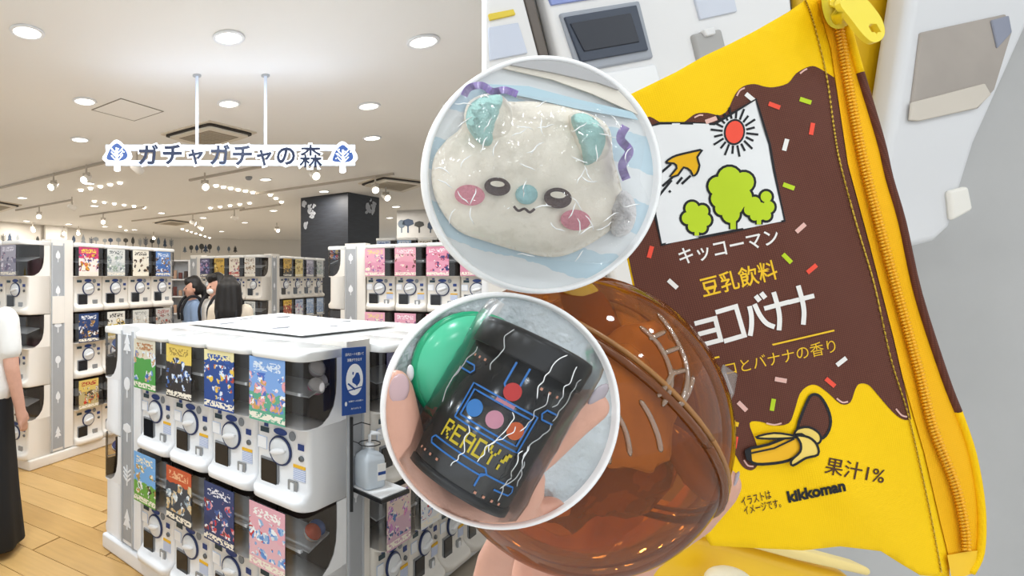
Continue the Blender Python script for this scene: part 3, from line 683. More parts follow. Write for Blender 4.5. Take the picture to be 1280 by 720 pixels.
for t in (0, 1):
    q = lp-uI*.10-nI*.035; toy_capsule((q.x, q.y, .08+MH*t+.485), .034, '2F57B8', 'B4503C', f'blue and red capsule in the {TIER[2][t]} side window of the near island')
# --- left bank
sL = 1.12; oL = Vector((-1.327, 4.64))-A2.normalized()*(.5*MW_*sL)
LG = 'capsule machines of the left bank'
bank(oL, A2, [['r1','k1','m1'],['w3','k2','w1'],['v2','w2','c1'],['y4','w3','u1']], 'the left bank', LG, tone='cream', sx=sL, full=False)
uA = A2.normalized(); nA = Vector((uA.y, -uA.x)); lpL = oL-uA*.225
end_panel(lpL, uA, .09, .125, .09, 1.80, 'ivory end panel of the left bank with grey tree strip', 'cream', (0,3,2,4,3,3), .08, notice=(1.12,1.34))
oLL = lpL-uA*.21
vL = nA                                        # these machines face the picture's left edge
for cc in range(2):
    for t in range(3):
        q = oLL-nA*(MW_*1.1*(cc+.5)); key = (['w4','c1','v2'],['y4','w1','c2'])[cc][t]
        machine((q.x, q.y, .08+t*MH), vL, key, f'ivory capsule machine facing the picture edge, {TIER[3][t]} {NTH[cc]} beside the left bank panel', LG, 'cream', t == 2, 1.1, False).scale = (1.1, .92, 1)
plinth(oLL, uA, .21+.225+1.24, .32, .08, 'ivory plinth under the left bank', 'cream')
# --- right bank
sR = .97; uB = B2.normalized(); nB = Vector((uB.y, -uB.x)); oR = Vector((1.207, 4.75))-uB*(.5*MW_*sR)
RG = 'capsule machines of the right bank'
bank(oR, uB, [['p4','p3','p3'],['p5','p6','p4'],['p3','p4','p5'],['p4','p5','p6'],['p5','p3','p4']], 'the right bank', RG, tone='cream', sx=sR)
lpR = oR-uB*.20
end_panel(lpR, uB, .08, .115, .09, 1.80, 'ivory end panel of the right bank with grey tree strip', 'cream', (0,3,2,0,3,3), .08)
for t in range(3):
    q = lpR-uB*.15-nB*(MW_/2)
    e = machine((q.x, q.y, .08+t*MH), nB, None, f'ivory capsule machine seen from its side at the right bank, {TIER[3][t]} tier', RG, 'cream', t == 2, 1.0, None); e.scale = (1, .66, 1)
cr = random.Random(9)
for i in range(8):
    q = lpR-uB*(.062+.026*(i % 4))-nB*.030; cl = ['C8A03C','B8343C','3C5CA8','C87A3C','A83C5C','D8B84A','2E4A90','B04A3C'][i]
    toy_capsule((q.x, q.y, .08+2*MH+.475+.05*(i//4)+cr.uniform(0,.012)), .024, cl, cl, f'{["gold","crimson","blue","orange","rose","yellow","navy","brick red"][i]} capsule in the side window of the right bank')
plinth(lpR-uB*.17, uB, .17+.2+1.35, .32, .08, 'ivory plinth under the right bank', 'cream')
# --- back banks
sC = .88; oC = Vector((-.465, 7.3))-uB*(.5*MW_*sC)
CG = 'capsule machines of the back banks'
bank(oC, uB, [['v2','w4','v1'],['c1','y4','y2'],['w1','r1','c2'],['u2','w1','w4']], 'bank behind people', CG, tone='cream', sx=sC, full=False)
end_panel(oC-uB*.20, uB, .08, .115, .09, 1.80, 'ivory end panel left of the back bank', 'cream', (0,3,2,0,3,3), .08)
cR = oC+uB*(4*MW_*sC); q = cR+uA*.24
end_panel(q, uA, .08, .12, .09, 1.80, 'ivory end panel right of the back bank', 'cream', (0,3,2,0,3,3), .08)
bank(q+uA*.21, uA, [['c2','r2','y3'],['w5','w5','y4'],['y2','u2','v2'],['k2','u2','w1']], 'bank left of column', CG, tone='cream', sx=1.2, full=False)
plinth(oC-uB*.2, uB, .2+4*MW_*sC, .34, .08, 'ivory plinth under the back bank', 'cream')
plinth(q, uA, .21+1.32, .20, .08, 'ivory plinth under the far bank', 'cream')
# far display behind the right bank
oD = Vector(onz(476, 470, 0).xy)*0+Vector((P(470, 347, 7.6).x, 7.6))
bank(oD, (.97, -.24), [['-','-','w5'],['-','-','u2'],['-','-','w4'],['-','-','p3'],['-','-','c1']], 'display behind right bank', CG, base=.34, tone='cream', sx=1.0, full=False)
o = ob('display_cabinet', MB().box((oD.x, oD.y+.05, 0), (oD.x+1.3, oD.y+.4, 1.46)), M['cream']); tag(o, 'ivory cabinet carrying the display behind the right bank', 'cabinet')
# open white shelf rack left of the back bank
q = P(225, 347, 7.9); e = empty('shelf_rack', (q.x, q.y, 0)); tag(e, 'white open shelf rack behind the people', 'shelf')
for s in (-.13, .13): ob('side_panel', MB().box((s-.01, 0, 0), (s+.01, .3, 1.75)), M['white'], e)
ob('back_panel', MB().box((-.13, .28, 0), (.13, .3, 1.75)), M['white'], e)
for z in (.1, .4, .7, .95, 1.2, 1.45, 1.73): ob('shelf', MB().box((-.12, 0, z), (.12, .28, z+.02)), M['white'], e)
sr = random.Random(2)
for z in (1.22, 1.47, .97):
    for i in range(3):
        x = q.x-.08+.08*i; hgt = sr.uniform(.08, .14); c = ['6E3A34','C8A48C','4A3A34'][sr.randrange(3)]
        o = ob('boxed_toy', MB().box((x-.026, q.y+.04, z+.001), (x+.026, q.y+.1, z+hgt)), mat('toy_'+c, c, .5), bevel=.008); tag(o, f'small boxed toy, {NTH[i]} on the {({1.22:"middle",1.47:"upper",.97:"lower"})[z]} board of the white shelf rack', 'toy', 'boxed toys on the shelf rack')
# blue notice card, sanitizer and its stand
fz = lambda px, py, d: P(px, py, d)
cq = corner+eI*.35+uI*.055; yb = cq.y
cd_ = empty('notice_card', P(443, 476, 2.03)); tag(cd_, 'upright blue hand-washing notice card at the island corner', 'sign')
u3 = Vector((eI.x, eI.y, 0)); u3 = (u3*.75+Vector((1, 0, 0))*.45).normalized(); n3 = Vector((u3.y, -u3.x, 0))
CW, CH = .112, .252
def card_pt(x, y, d=0): return u3*(x*CW)+Vector((0, 0, y*CH))+n3*d
ob('card', MB().prism([card_pt(*p) for p in ((-.5,-.5),(.5,-.5),(.5,.5),(-.5,.5))], -n3*.004), M['blue'], cd_)
def flat(name, polys, m, parent, d):
    mb = MB()
    for pl_ in polys: mb.add([card_pt(x, y, d) for x, y in pl_], [tuple(range(len(pl_)))])
    return ob(name, mb, m, parent)
flat('emblem', [circ((0,.02), .36, .235, 28)], M['treew'], cd_, .001)
hand = [(-.10,.03),(0,.07),(.06,.12),(.16,.12),(.22,.07),(.24,0),(.2,-.04),(.12,-.07),(.1,-.09),(.05,-.06),(-.02,-.04),(-.1,-.02)]
flat('hand_print', [hand, [(-.09,.14),(-.03,.13),(-.05,.09),(-.1,.1)], [(-.3,-.04),(-.26,-.02),(.05,-.12),(.0,-.14)], [(-.32,-.15),(-.32,-.13),(.3,-.09),(.3,-.11)]], M['blue'], cd_, .0016)
for tx, y, w, h in (('店内カートを置いて',.40,.78,.045),('消毒ができます',.315,.62,.048),('お客様へのお願い',-.30,.62,.028),('ありがとう',-.41,.42,.028)):
    vs, fs, asp = text2d(tx, .015); mb = MB(); mb.add([card_pt((a-.5)*w+(.06 if y<0 else 0), y+(b-.5)*h, .0012) for a, b in vs], fs); ob('lettering', mb, M['treew'], cd_)
flat('drop_print', [circ((-.36,-.33), .05, .035, 10)], M['treew'], cd_, .001)
sx_, sy_ = 462, 2.12
st = empty('sanitizer_stand', P(440, 600, 2.10)); tag(st, 'dark metal stand with a white tray for the sanitizer', 'stand')
so_ = Vector(st.location)
ob('upright', MB().box(tuple(P(437.5, 640, 2.10)-so_), tuple(P(441.5, 522, 2.10)-so_+Vector((0, .012, 0)))), M['black'], st)
for py in (528, 553): ob('holder_wire', MB().tube([P(440,py+4,2.10)-so_, P(452,py,2.10)-so_, P(463,py+3,2.10)-so_] if py == 528 else [P(440,py-2,2.10)-so_]+[P(462+14*math.cos(a),py+1+4*math.sin(a),2.12-.03*math.sin(a))-so_ for a in [math.pi+i*.7 for i in range(10)]], .0022, 6), M['black'], st)
tray_p = [P(433,608,2.12), P(478,627,2.02), P(514,611,2.06), P(470,596,2.2)]
zt = P(433,608,2.12).z
tray_p = [onz(433,606,zt), onz(477,625,zt), onz(512,611,zt), onz(470,595,zt)]
ob('tray_rim', MB().prism([p-so_-Vector((0,0,.016)) for p in tray_p], (0, 0, .014)), M['black'], st)
tc_ = sum(tray_p, Vector())/4
ob('tray_sheet', MB().prism([tc_+(p-tc_)*.9-so_-Vector((0,0,.002)) for p in tray_p], (0, 0, .0035)), M['pure'], st)
bo_ = onz(462, 607, zt+.003); e = empty('sanitizer_bottle', bo_, .5); tag(e, 'translucent white pump bottle on the tray beside the island', 'bottle')
def rr2(w, d, z, r): return [(x, y, z) for x, y in [(sx*(w-r)+r*math.cos(a+b), sy*(d-r)+r*math.sin(a+b)) for sx, sy, a in ((1,1,0),(-1,1,math.pi/2),(-1,-1,math.pi),(1,-1,1.5*math.pi)) for b in (0,.52,1.05,1.57)]]
ob('bottle_body', MB().loft([rr2(w, d, z, r) for w, d, z, r in ((.045,.035,0,.012),(.05,.04,.006,.015),(.05,.04,.105,.015),(.046,.036,.122,.014),(.03,.025,.136,.012),(.016,.016,.142,.008),(.015,.015,.152,.008))]), mat('frosted_plastic', 'DDE6EE', .3, trans=.2), e, True)
ob('label_sheet', MB().box((.004,-.0415,.03),(.046,-.040,.095)), M['paper'], e)
ob('label_band', MB().box((.006,-.0425,.052),(.044,-.041,.064)), M['blue'], e)
ob('collar', MB().cyl((0,0,.150),(0,0,.168),.017,n=16), M['white'], e, True)
ob('pump', MB().tube([(0,0,.166),(0,0,.2),(.01,0,.206),(.05,0,.198),(.058,0,.19)], [.006,.006,.009,.006,.004], 10), M['white'], e, True)
# ------------------------------------------------------------------ people
MSH = dict(blue=mat('shirt_blue', '8CA3C4', .8, bump=.2, bscale=60), white=mat('shirt_white', 'E6E3DE', .8, bump=.2, bscale=50), cream=mat('shirt_cream', 'E2D6C4', .8, bump=.2, bscale=50),
           skirt=mat('skirt_black', '121214', .8, bump=.15, bscale=40), trousers=mat('trousers_dark', '2A2C33', .8), bag=mat('bag_black', '15151A', .7), mask=mat('mask_white', 'EDEBE8', .7))
def person(loc, rz, h, shirt, label, hair, straps=False, mask=False, arms='down', bottom='trousers', group='people browsing behind the near island'):
    """standing figure facing local -y; h = height"""
    s = h/1.6; V = lambda x, y, z: Vector((x*s, y*s, z*s))
    e = empty('person', loc, rz); tag(e, label, 'person', group)
    leg = lambda sx: [(V(.075*sx,0,.82), .085*s), (V(.085*sx,.0,.46), .058*s), (V(.085*sx,.015,.10), .038*s), (V(.085*sx,.01,.05), .04*s), (V(.09*sx,-.10,.035), .032*s)]
    if arms == 'down': arm = lambda sx: [(V(.165*sx,0,1.27), .052*s), (V(.205*sx,.01,1.02), .040*s), (V(.225*sx,-.03,.80), .030*s)]
    else: arm = lambda sx: [(V(.165*sx,0,1.27), .052*s), (V(.20*sx,-.02,1.03), .040*s), (V(.13*sx,-.22,1.10), .030*s)]
    hand = lambda sx: []
    ch = [[(V(0,.005,.86), .115*s), (V(0,.01,1.05), .105*s), (V(0,.01,1.22), .115*s), (V(0,.005,1.31), .07*s), (V(0,0,1.40), .048*s)],
          [(V(-.08,0,.85), .085*s), (V(-.06,.0,1.05), .08*s), (V(-.09,.0,1.24), .08*s), (V(-.16,0,1.28), .05*s)], [(V(.08,0,.85), .085*s), (V(.06,.0,1.05), .08*s), (V(.09,.0,1.24), .08*s), (V(.16,0,1.28), .05*s)],
          leg(1), leg(-1), arm(1), arm(-1),
          [(V(0,.012,1.50), .086*s), (V(0,-.01,1.455), .072*s), (V(0,-.03,1.415), .045*s)], [(V(0,-.092,1.455), .014*s), (V(0,-.075,1.48), .014*s)],
          [(V(.078,.01,1.47), .018*s), (V(.08,.012,1.45), .013*s)], [(V(-.078,.01,1.47), .018*s), (V(-.08,.012,1.45), .013*s)]]
    for sx in (1, -1):
        a = arm(sx); w, _ = a[-1]; d = (w-a[-2][0]).normalized()
        ch.append([(w, .028*s), (w+d*.05*s, .03*s), (w+d*.085*s, .026*s)])
        for i in range(4):
            sd = Vector((0, 1, 0)) if arms == 'down' else Vector((1, 0, 0))
            b = w+d*.085*s+sd*((i-1.5)*.017*s); ch.append([(b, .0095*s), (b+d*.035*s, .009*s), (b+d*(.06-.006*abs(i-1.2))*s+Vector((-sx*.006*s,0,0)), .008*s)])
        b = w+d*.03*s+Vector((0, -.028*s, 0)); ch.append([(b, .012*s), (b+d*.03*s+Vector((0,-.018*s,0)), .010*s), (b+d*.055*s+Vector((0,-.02*s,0)), .009*s)])
    bo = body_mesh('body', ch, .0085, M['skin'], 3); bo.parent = e
    # clothes: looser copies of the torso, sleeves and legs
    tz = [(V(0,.005,.90), .13*s), (V(0,.012,1.05), .125*s), (V(0,.012,1.22), .13*s), (V(0,.01,1.30), .08*s)]
    sides = [[(V(.085*q,0,.90), .105*s), (V(.075*q,0,1.05), .10*s), (V(.10*q,0,1.24), .09*s), (V(.16*q,0,1.285), .062*s)] for q in (1, -1)]
    sl = []
    for q in (1, -1):
        a = arm(q); sl.append([(a[0][0], .068*s), (a[0][0].lerp(a[1][0], .62), .064*s)] if bottom == 'skirt' else [(a[0][0], .066*s), (a[1][0], .054*s), (a[1][0].lerp(a[2][0], .75), .044*s)])
    so = body_mesh('shirt', [tz]+sides+sl, .011, MSH[shirt], 5); so.parent = e
    if bottom == 'skirt':
        rings = []
        for z, w, d in ((.98,.15,.12),(.90,.17,.135),(.6,.18,.165),(.3,.20,.19),(.06,.225,.21),(.045,.22,.205)):
            rings.append([V(w*(1+.05*math.sin(9*a)*(1-z))*math.cos(a), d*(1+.05*math.sin(9*a)*(1-z))*math.sin(a), z) for a in [2*math.pi*i/40 for i in range(40)]])
        ob('skirt', MB().loft(rings), MSH['skirt'], e, True)
    else:
        to = body_mesh('trousers', [[(p, r+.012*s) for p, r in leg(q)[:3]] for q in (1, -1)]+[[(V(-.07,0,.88), .11*s), (V(.07,0,.88), .11*s)]], .012, MSH['trousers'], 4); to.parent = e
    hc = [[(V(0,.03,1.525), .088*s), (V(0,.045,1.47), .082*s)], [(V(0,-.04,1.555), .055*s), (V(0,.03,1.55), .08*s)], [(V(.055,.02,1.50), .045*s), (V(.06,.03,1.46), .035*s)], [(V(-.055,.02,1.50), .045*s), (V(-.06,.03,1.46), .035*s)]]
    if hair == 'ponytail': hc += [[(V(0,.11,1.50), .04*s), (V(0,.155,1.44), .045*s), (V(0,.15,1.33), .04*s), (V(0,.14,1.22), .018*s)]]
    if hair == 'long': hc += [[(V(q*.05,.06,1.50), .075*s), (V(q*.065,.07,1.38), .075*s), (V(q*.07,.085,1.27), .07*s), (V(q*.06,.10,1.16), .05*s)] for q in (-1, 0, 1)]
    if hair == 'short': hc += [[(V(q*.06,.05,1.52), .05*s), (V(q*.05,.08,1.46), .045*s), (V(0,.085,1.42), .03*s)] for q in (-1, 1)]+[[(V(-.05,-.05,1.57), .035*s), (V(.05,-.05,1.57), .035*s)]]
    ho = body_mesh('hair', hc, .009, M['hair'], 3); ho.parent = e
    for q in (1, -1):
        ob('eye', MB().ell(V(.03*q,-.075,1.475), (.011*s,.008*s,.007*s), 10, 6), mat('eye_dark', '1B1512', .3), e, True)
    ob('mouth', MB().ell(V(0,-.074,1.42), (.02*s,.008*s,.005*s), 10, 6), mat('lips', 'A8685C', .5), e, True)
    if mask: ob('face_mask', MB().ell(V(0,-.058,1.43), (.052*s,.036*s,.036*s), 16, 10), MSH['mask'], e, True)
    if straps:
        for q in (1, -1):
            pts = [V(q*.09,-.13,1.12), V(q*.095,-.135,1.25), V(q*.10,-.06,1.375), V(q*.10,.05,1.375), V(q*.095,.135,1.28), V(q*.10,.15,1.10)]
            vs = []; mb = MB()
            mb.tube([Vector(p) for p in smooth_poly([tuple(p) for p in pts], 4, False)], .017*s, 8); ob('bag_strap', mb, MSH['bag'], e, True)
        ob('backpack', MB().ell(V(0,.20,1.03), (.15*s,.09*s,.19*s), 18, 12), MSH['bag'], e, True)
    return e
def at(px, y): return ((px-CX)/F*y, y, 0)
person(at(240, 5.75), -1.25, 1.49, 'blue', 'person in a blue shirt with a ponytail, standing nearest the left bank', 'ponytail', True)
person(at(269, 5.35), -1.0, 1.52, 'white', 'person in a white shirt and face mask with black bag straps, between two others', 'short', True, True)
person(at(288, 4.95), 2.9, 1.49, 'cream', 'person with long black hair and a cream top, seen from behind', 'long', True)
person(at(-24, 2.95), math.pi-.25, 1.585, 'white', 'person in a white T-shirt and long black skirt cut by the picture edge', 'long', bottom='skirt', group='people at the picture edge')
# ------------------------------------------------------------------ grey wall and machines behind the pouch
k = N('grey_concrete'); v = k.coord('Object')
k.l(k.mix(k.noise(v, 3.5, 5), srgb('A09F9E'), srgb('C2C1C0')), k.b.inputs['Base Color']); k.b.inputs['Roughness'].default_value = .6; k.bump(k.noise(v, 30, 3), .05)
WY = .72
struct('wall_right', MB().prism([(P(608.5,0,WY).x, WY, 0), (6.0, WY, 0), (6.0, WY+.12, 0), (P(609,0,WY+.12).x, WY+.12, 0)], (0, 0, CEIL)), k.m)
def slab(name, pts, y, d, m, parent=None, bevel=.004, seg=3):
    return ob(name, MB().prism([P(px, py, y) for px, py in pts], (0, d, 0)), m, parent, bevel=bevel, seg=seg)
Mn = mat('near_white', 'E3E2E2', .4, var=.03, vscale=6)
NY = .695
e = empty('capsule_machine', (0, 0, 0)); tag(e, 'white capsule machine with a dark return door, behind the yellow pouch', 'capsule machine', 'machines on the grey wall')
slab('body', [(668,-60),(985,-60),(1030,400),(786,430)], NY, .024, Mn, e, .006)
f = slab('return_door', [(700,16),(800,0),(818,72),(724,90)], NY-.004, .01, mat('door_frame_grey', '9DA2AC', .5), e, .003)
slab('flap', [(706,21),(796,6),(811,62),(727,77)], NY-.007, .004, mat('door_smoke', '3A4252', .35), f, .001)
slab('flap_recess', [(713,29),(789,16),(800,52),(731,64)], NY-.0085, .003, mat('door_smoke_dark', '272B36', .35), f, .001)
slab('coin_return', [(866,42),(903,35),(912,72),(876,82)], NY-.005, .01, mat('coin_grey_soft', 'A9A7A5', .5), e, .004)
slab('coin_lever', [(880,36),(894,33),(896,42),(884,45)], NY-.009, .01, Mn, e, .002)
slab('sticker', [(684,-8),(748,-18),(752,-4),(690,6)], NY-.003, .004, mat('lilac_print', '8C9AD0', .6), e, .001)
slab('sticker', [(868,-6),(916,-14),(922,14),(876,24)], NY-.003, .004, mat('pale_lilac_print', 'CDD2DE', .6), e, .001)
slab('tray_lip', [(742,92),(822,78),(838,140),(762,152)], NY-.006, .01, M['white'], e, .006)
e2 = empty('capsule_machine', (0, 0, 0)); tag(e2, 'white capsule machine edge with a yellow sticker, beside the upper round tray', 'capsule machine', 'machines on the grey wall')
slab('body', [(609,-60),(640,-60),(770,430),(609,430)], NY+.005, .019, Mn, e2, .004)
slab('seam', [(640,-60),(652,-60),(782,430),(770,430)], NY+.010, .014, mat('seam_dark', '6A625C', .6), e2, .002)
slab('sticker', [(611,17),(642,11),(645,18),(613,25)], NY+.002, .004, mat('yellow_sticker', 'E3C944', .6), e2, .001)
slab('notice', [(611,34),(648,28),(660,66),(613,75)], NY+.002, .004, mat('notice_lilac', 'CBD2E2', .6), e2, .001)
o = slab('mustard_sheet', [(990,-60),(1160,-60),(1150,0),(1106,205),(1020,230)], .708, .011, mat('mustard_panel', 'D2A400', .5, var=.12, vscale=4), None, .006); tag(o, 'flat mustard yellow panel behind the zip pull', 'panel')
e3 = empty('machine_stand', (0, 0, 0)); tag(e3, 'white moulded machine leg with a dark opening against grey wall', 'stand')
leg_p = [(1149,-60),(1360,-60),(1300,5),(1262,90),(1222,180),(1204,238),(1191,284),(1172,302),(1126,313),(1085,320),(1100,230),(1111,181)]
slab('leg', leg_p, .67, .033, mat('soft_white', 'D6D6D8', .5, var=.03), e3, .010)
op = slab('opening', [(1152,40),(1258,17),(1266,40),(1244,112),(1224,135),(1150,151),(1138,150)], .667, .004, mat('opening_taupe', 'A39A92', .6, var=.2, vscale=14), e3, .003)
slab('opening_shelf', [(1140,128),(1232,104),(1240,118),(1222,135),(1150,151),(1138,150)], .665, .003, mat('opening_sand', 'CBC2B6', .6), op, .003)
slab('opening_post', [(1240,25),(1262,19),(1266,40),(1248,60)], .665, .003, mat('opening_blue', '8A8E9E', .6), op, .003)
slab('foot_bracket', [(1188,238),(1212,232),(1218,262),(1192,276)], .664, .008, mat('bracket_white', 'E8E4DC', .5), e3, .005)
e4 = empty('yellow_tray', (0, 0, 0)); tag(e4, 'glossy yellow plastic tray below the pouch', 'tray')
My = mat('yellow_plastic', 'F2C21E', .35, var=.08, vscale=9)
slab('tray_body', [(700,860),(790,706),(862,662),(900,672),(1000,702),(1075,722),(1120,860)], .50, .12, My, e4, .012)
slab('tray_rim', [(846,668),(868,655),(905,662),(1010,690),(1092,712),(1090,722),(1000,702),(900,675)], .49, .02, mat('rim_highlight_yellow', 'EDD58C', .4), e4, .006)  # pale band paints the highlight along the tray's upper edge
ob('knob', MB().ell(P(912, 728, .475), (.019, .015, .013), 18, 12), mat('ivory_knob', 'E4DCC4', .4), e4, True)
slab('wall_bracket', [(820,760),(1000,760),(1000,840),(820,840)], .61, .109, M['grey'], e4, .004)

# ------------------------------------------------------------------ the zip pouch
PY = .335
def ph(px, py):
    """how far the cloth stands out towards the camera (m)"""
    u = (px-980)/260.0; w = (py-370)/380.0
    h = .012*max(0, 1-u*u*.8)*max(0, 1-w*w)
    h += .0020*math.sin((px*.9+py*.35)/58.0)*math.exp(-((py-90)/70.0)**2)
    d = ((px-1030)*.62-(py-600)*.78)/18.0
    h += .0030*math.exp(-d*d*.5)*math.exp(-(((px-1060)+(py-600))/110.0)**2)
    d = ((px-1080)*.35-(py-680)*.9)/22.0
    h += .0022*math.exp(-d*d*.5)*math.exp(-((px-1080)/120.0)**2)
    h += .0012*math.sin(px/47.0+py/61.0)+.0008*math.sin(px/23.0-py/31.0)
    d = (px-960-(py-480)*.12)/7.0
    h -= .0005*math.exp(-d*d)*(1 if 380 < py < 560 else 0)
    return h
def pp(px, py, lift=0.0): return P(px, py, PY-ph(px, py)-lift)
def cloth(name, col, var, shade=None):
    k = N(name); v = k.coord('Object', (1, 1, 1), (0, .25, 0))
    w1 = k.n('ShaderNodeTexWave', bands_direction='X'); w1.inputs['Scale'].default_value = 260; k.l(v, w1.inputs['Vector'])
    w2 = k.n('ShaderNodeTexWave', bands_direction='Z'); w2.inputs['Scale'].default_value = 260; k.l(v, w2.inputs['Vector'])
    wv = k.math('MULTIPLY', w1.outputs['Fac'], w2.outputs['Fac']); c = srgb(col)
    hi = tuple(min(1, x*(1+var)) for x in c[:3])+(1,); lo = tuple(x*(1-var*.6) for x in c[:3])+(1,)
    k.l(k.mix(wv, lo, hi), k.b.inputs['Base Color']); k.b.inputs['Roughness'].default_value = .75; k.b.inputs['Specular IOR Level'].default_value = .25
    k.bump(wv, .25, .0004); return k.m
MYC = cloth('yellow_cloth', 'FBCB00', .06); MBR = cloth('brown_cloth', '643A2E', .35); MOR = cloth('zip_tape_cloth', 'F9B80C', .10)
MWH = mat('print_white', 'EDE9E4', .8); MYE = mat('print_yellow', 'EFBF22', .8); MBK = mat('print_black', '16171C', .8); MDB = mat('print_brown', '4A2A16', .8)
MRD = mat('print_red', 'F0503A', .8); MGR = mat('print_green', 'B9D11E', .8); MPK = mat('print_pink', 'E2B4A8', .8); MGD = mat('print_bird', 'E8B000', .8); MBN = mat('print_banana', 'F2D26A', .8); MBY=mat('print_banana_peel','F3B81A',.8)
pouch = empty('zip_pouch', P(980, 690, PY)); tag(pouch, 'yellow and chocolate brown cloth zip pouch with printed emblem and lettering', 'pouch')
po = Vector(pouch.location)
def pmesh(name, vs, fs, m, lift, parent=None, smooth=True):
    o = ob(name, MB().add([pp(x, y, lift*.55)-po for x, y in vs], fs), m, parent or pouch, smooth); return o
def pfill(name, poly, m, lift, sp=10, parent=None):
    vs, fs = fill2d(poly, sp); return pmesh(name, vs, fs, m, lift, parent)
seamL = [(1022,0),(1027,19),(1039,62),(1049,131),(1060,205),(1086,301),(1117,422),(1128,470),(1156,568),(1175,650),(1187,700)]
outR = [(1052,0),(1060,40),(1074,91),(1099,175),(1110,223),(1126,278),(1146,367),(1179,470),(1196,514),(1214,568),(1225,634),(1224,689),(1212,716)]
panel = [(1012,-4),(985,15),(945,38),(912,55),(880,70),(845,90),(800,112),(752,135),(770,260),(800,400),(832,540),(868,646),(888,682),(942,685),(1004,688),(1050,683),(1101,689),(1128,706),(1150,719),(1187,722)]+list(reversed(seamL))
vs, fs = fill2d(panel, 9)
nv = len(vs); top = [pp(x, y)-po for x, y in vs]; bk = [P(x, y, PY+.006)-po for x, y in vs]
mbp = MB(); mbp.add(top, fs); mbp.add(bk, [tuple(reversed(f)) for f in fs])
cnt = {}
for f in fs:
    for a, b in zip(f, f[1:]+f[:1]): cnt[(a, b)] = cnt.get((a, b), 0)+1
for (a, b) in cnt:
    if (b, a) not in cnt: mbp.f.append((a, b, nv+b, nv+a))
ob('front_panel', mbp, MYC, pouch, True)
choc_top = [(770,160),(807,147),(815,147),(822,151),(836,158),(850,156),(860,149),(870,142),(884,141),(900,144),(910,137),(919,118),(929,108),(943,105),(955,108),(967,109),(985,104),(995,92),(1009,84),(1019,83),(1032,90),(1043,97)]
choc_bot = [(1139,524),(1136,525),(1128,524),(1117,516),(1101,498),(1090,485),(1083,480),(1074,480),(1069,487),(1063,503),(1051,505),(1036,492),(1022,482),(1011,482),(1000,492),(993,514),(986,529),(968,532),(950,527),(937,529),(944,550),(949,568),(946,583),(938,588),(928,583),(920,570),(910,557),(899,553),(880,560),(838,560)]
choc = choc_top+[(1049,131),(1060,205),(1086,301),(1117,422),(1128,470)]+choc_bot+[(800,400),(775,270)]
choc_s = [p for p in smooth_poly(choc_top, 3, False)]+[(1049,131),(1060,205),(1086,301),(1117,422),(1128,470)]+smooth_poly(choc_bot, 3, False)+[(802,400),(775,270)]
pfill('chocolate_print', choc_s, MBR, .0004, 10)
# zip tape, coil, slider, piping, stitching
tape = seamL+list(reversed(outR)); pfill('zip_tape', tape+[(1040,-2)], MOR, .0012, 8)
coil = smooth_poly([(1046,18),(1050,41),(1064,125),(1080,205),(1101,289),(1136,418),(1150,470),(1167,537),(1194,607),(1206,660),(1208,690)], 14, False)
mb = MB(); acc = 0; last = Vector(coil[0])
for i in range(1, len(coil)):
    a = Vector(coil[i-1]); b = Vector(coil[i]); t = (b-a).normalized(); nn = Vector((-t.y, t.x))
    Ls = (b-a).length; s = 0.0
    while acc+Ls-s >= 4.2:
        s += 4.2-acc; acc = 0; c = a+t*s
        for sd in (-1, 1):
            q0 = c+nn*sd*.6; q1 = c+nn*sd*5.2+t*1.4
            mb.tube([pp(q0.x, q0.y, .0030)-po, pp((q0.x+q1.x)/2, (q0.y+q1.y)/2, .0036)-po, pp(q1.x, q1.y, .0018)-po], [.0009, .0009, .0007], 5)
    acc += Ls-s
co = ob('zip_coil', mb, mat('zip_coil_yellow', 'FAB414', .4), pouch, True); co['kind'] = 'stuff'
brp = [p for p in outR if 80 < p[1] < 520]
ob('piping', MB().tube([pp(x+1, y, .0012)-po for x, y in smooth_poly(brp, 4, False)], .0019, 8), MBR, pouch, True)
ob('piping', MB().tube([pp(x+1, y, .0012)-po for x, y in smooth_poly([p for p in outR if p[1] > 510], 4, False)], .0019, 8), MYC, pouch, True)
ob('piping', MB().tube([pp(x+1, y, .0012)-po for x, y in smooth_poly([p for p in outR if p[1] < 95], 4, False)], .0019, 8), MYC, pouch, True)
st_l = smooth_poly([(1006,-2),(1017,28),(1033,94),(1042,156),(1050,203),(1070,278),(1093,356),(1113,446),(1134,514),(1148,572),(1163,642),(1177,716)], 10, False)
mb = MB()
for i in range(0, len(st_l)-1):
    a, b = Vector(st_l[i]), Vector(st_l[i+1]); 
    mb.tube([pp(a.x, a.y, .0003)-po, pp(a.lerp(b,.45).x, a.lerp(b,.45).y, .0011)-po, pp(a.lerp(b,.85).x, a.lerp(b,.85).y, .0003)-po], .00042, 5)
sto = ob('stitching', mb, mat('thread_gold', 'D9B53A', .6), pouch, True); sto['kind'] = 'stuff'
pfill('end_tab', [(1184,694),(1206,690),(1222,688),(1218,716),(1190,726)], mat('end_tab_yellow', 'F4C21A', .5), .0035, 8)
sl = ob('zip_slider', MB().loft([[pp(x, y, l)-po for x, y in smooth_poly([(1027,4),(1030,-8),(1062,-8),(1064,8),(1062,28),(1050,36),(1038,33),(1031,22)], 3)] for l in (.001, .006, .0085)]), mat('slider_yellow', 'F7DC2E', .3), pouch, True)
ob('slider_bridge', MB().tube([pp(1046,-6,.009)-po, pp(1046,4,.0125)-po, pp(1048,16,.0125)-po, pp(1049,26,.009)-po], .0032, 10), mat('slider_yellow2', 'F5D423', .3), sl, True)
pull_o = [(1056,-14),(1078,-6),(1096,14),(1104,28),(1106,42),(1100,51),(1090,52),(1078,42),(1064,24),(1050,4)]
vs, fs = fill2d(smooth_poly(pull_o, 4), 4)
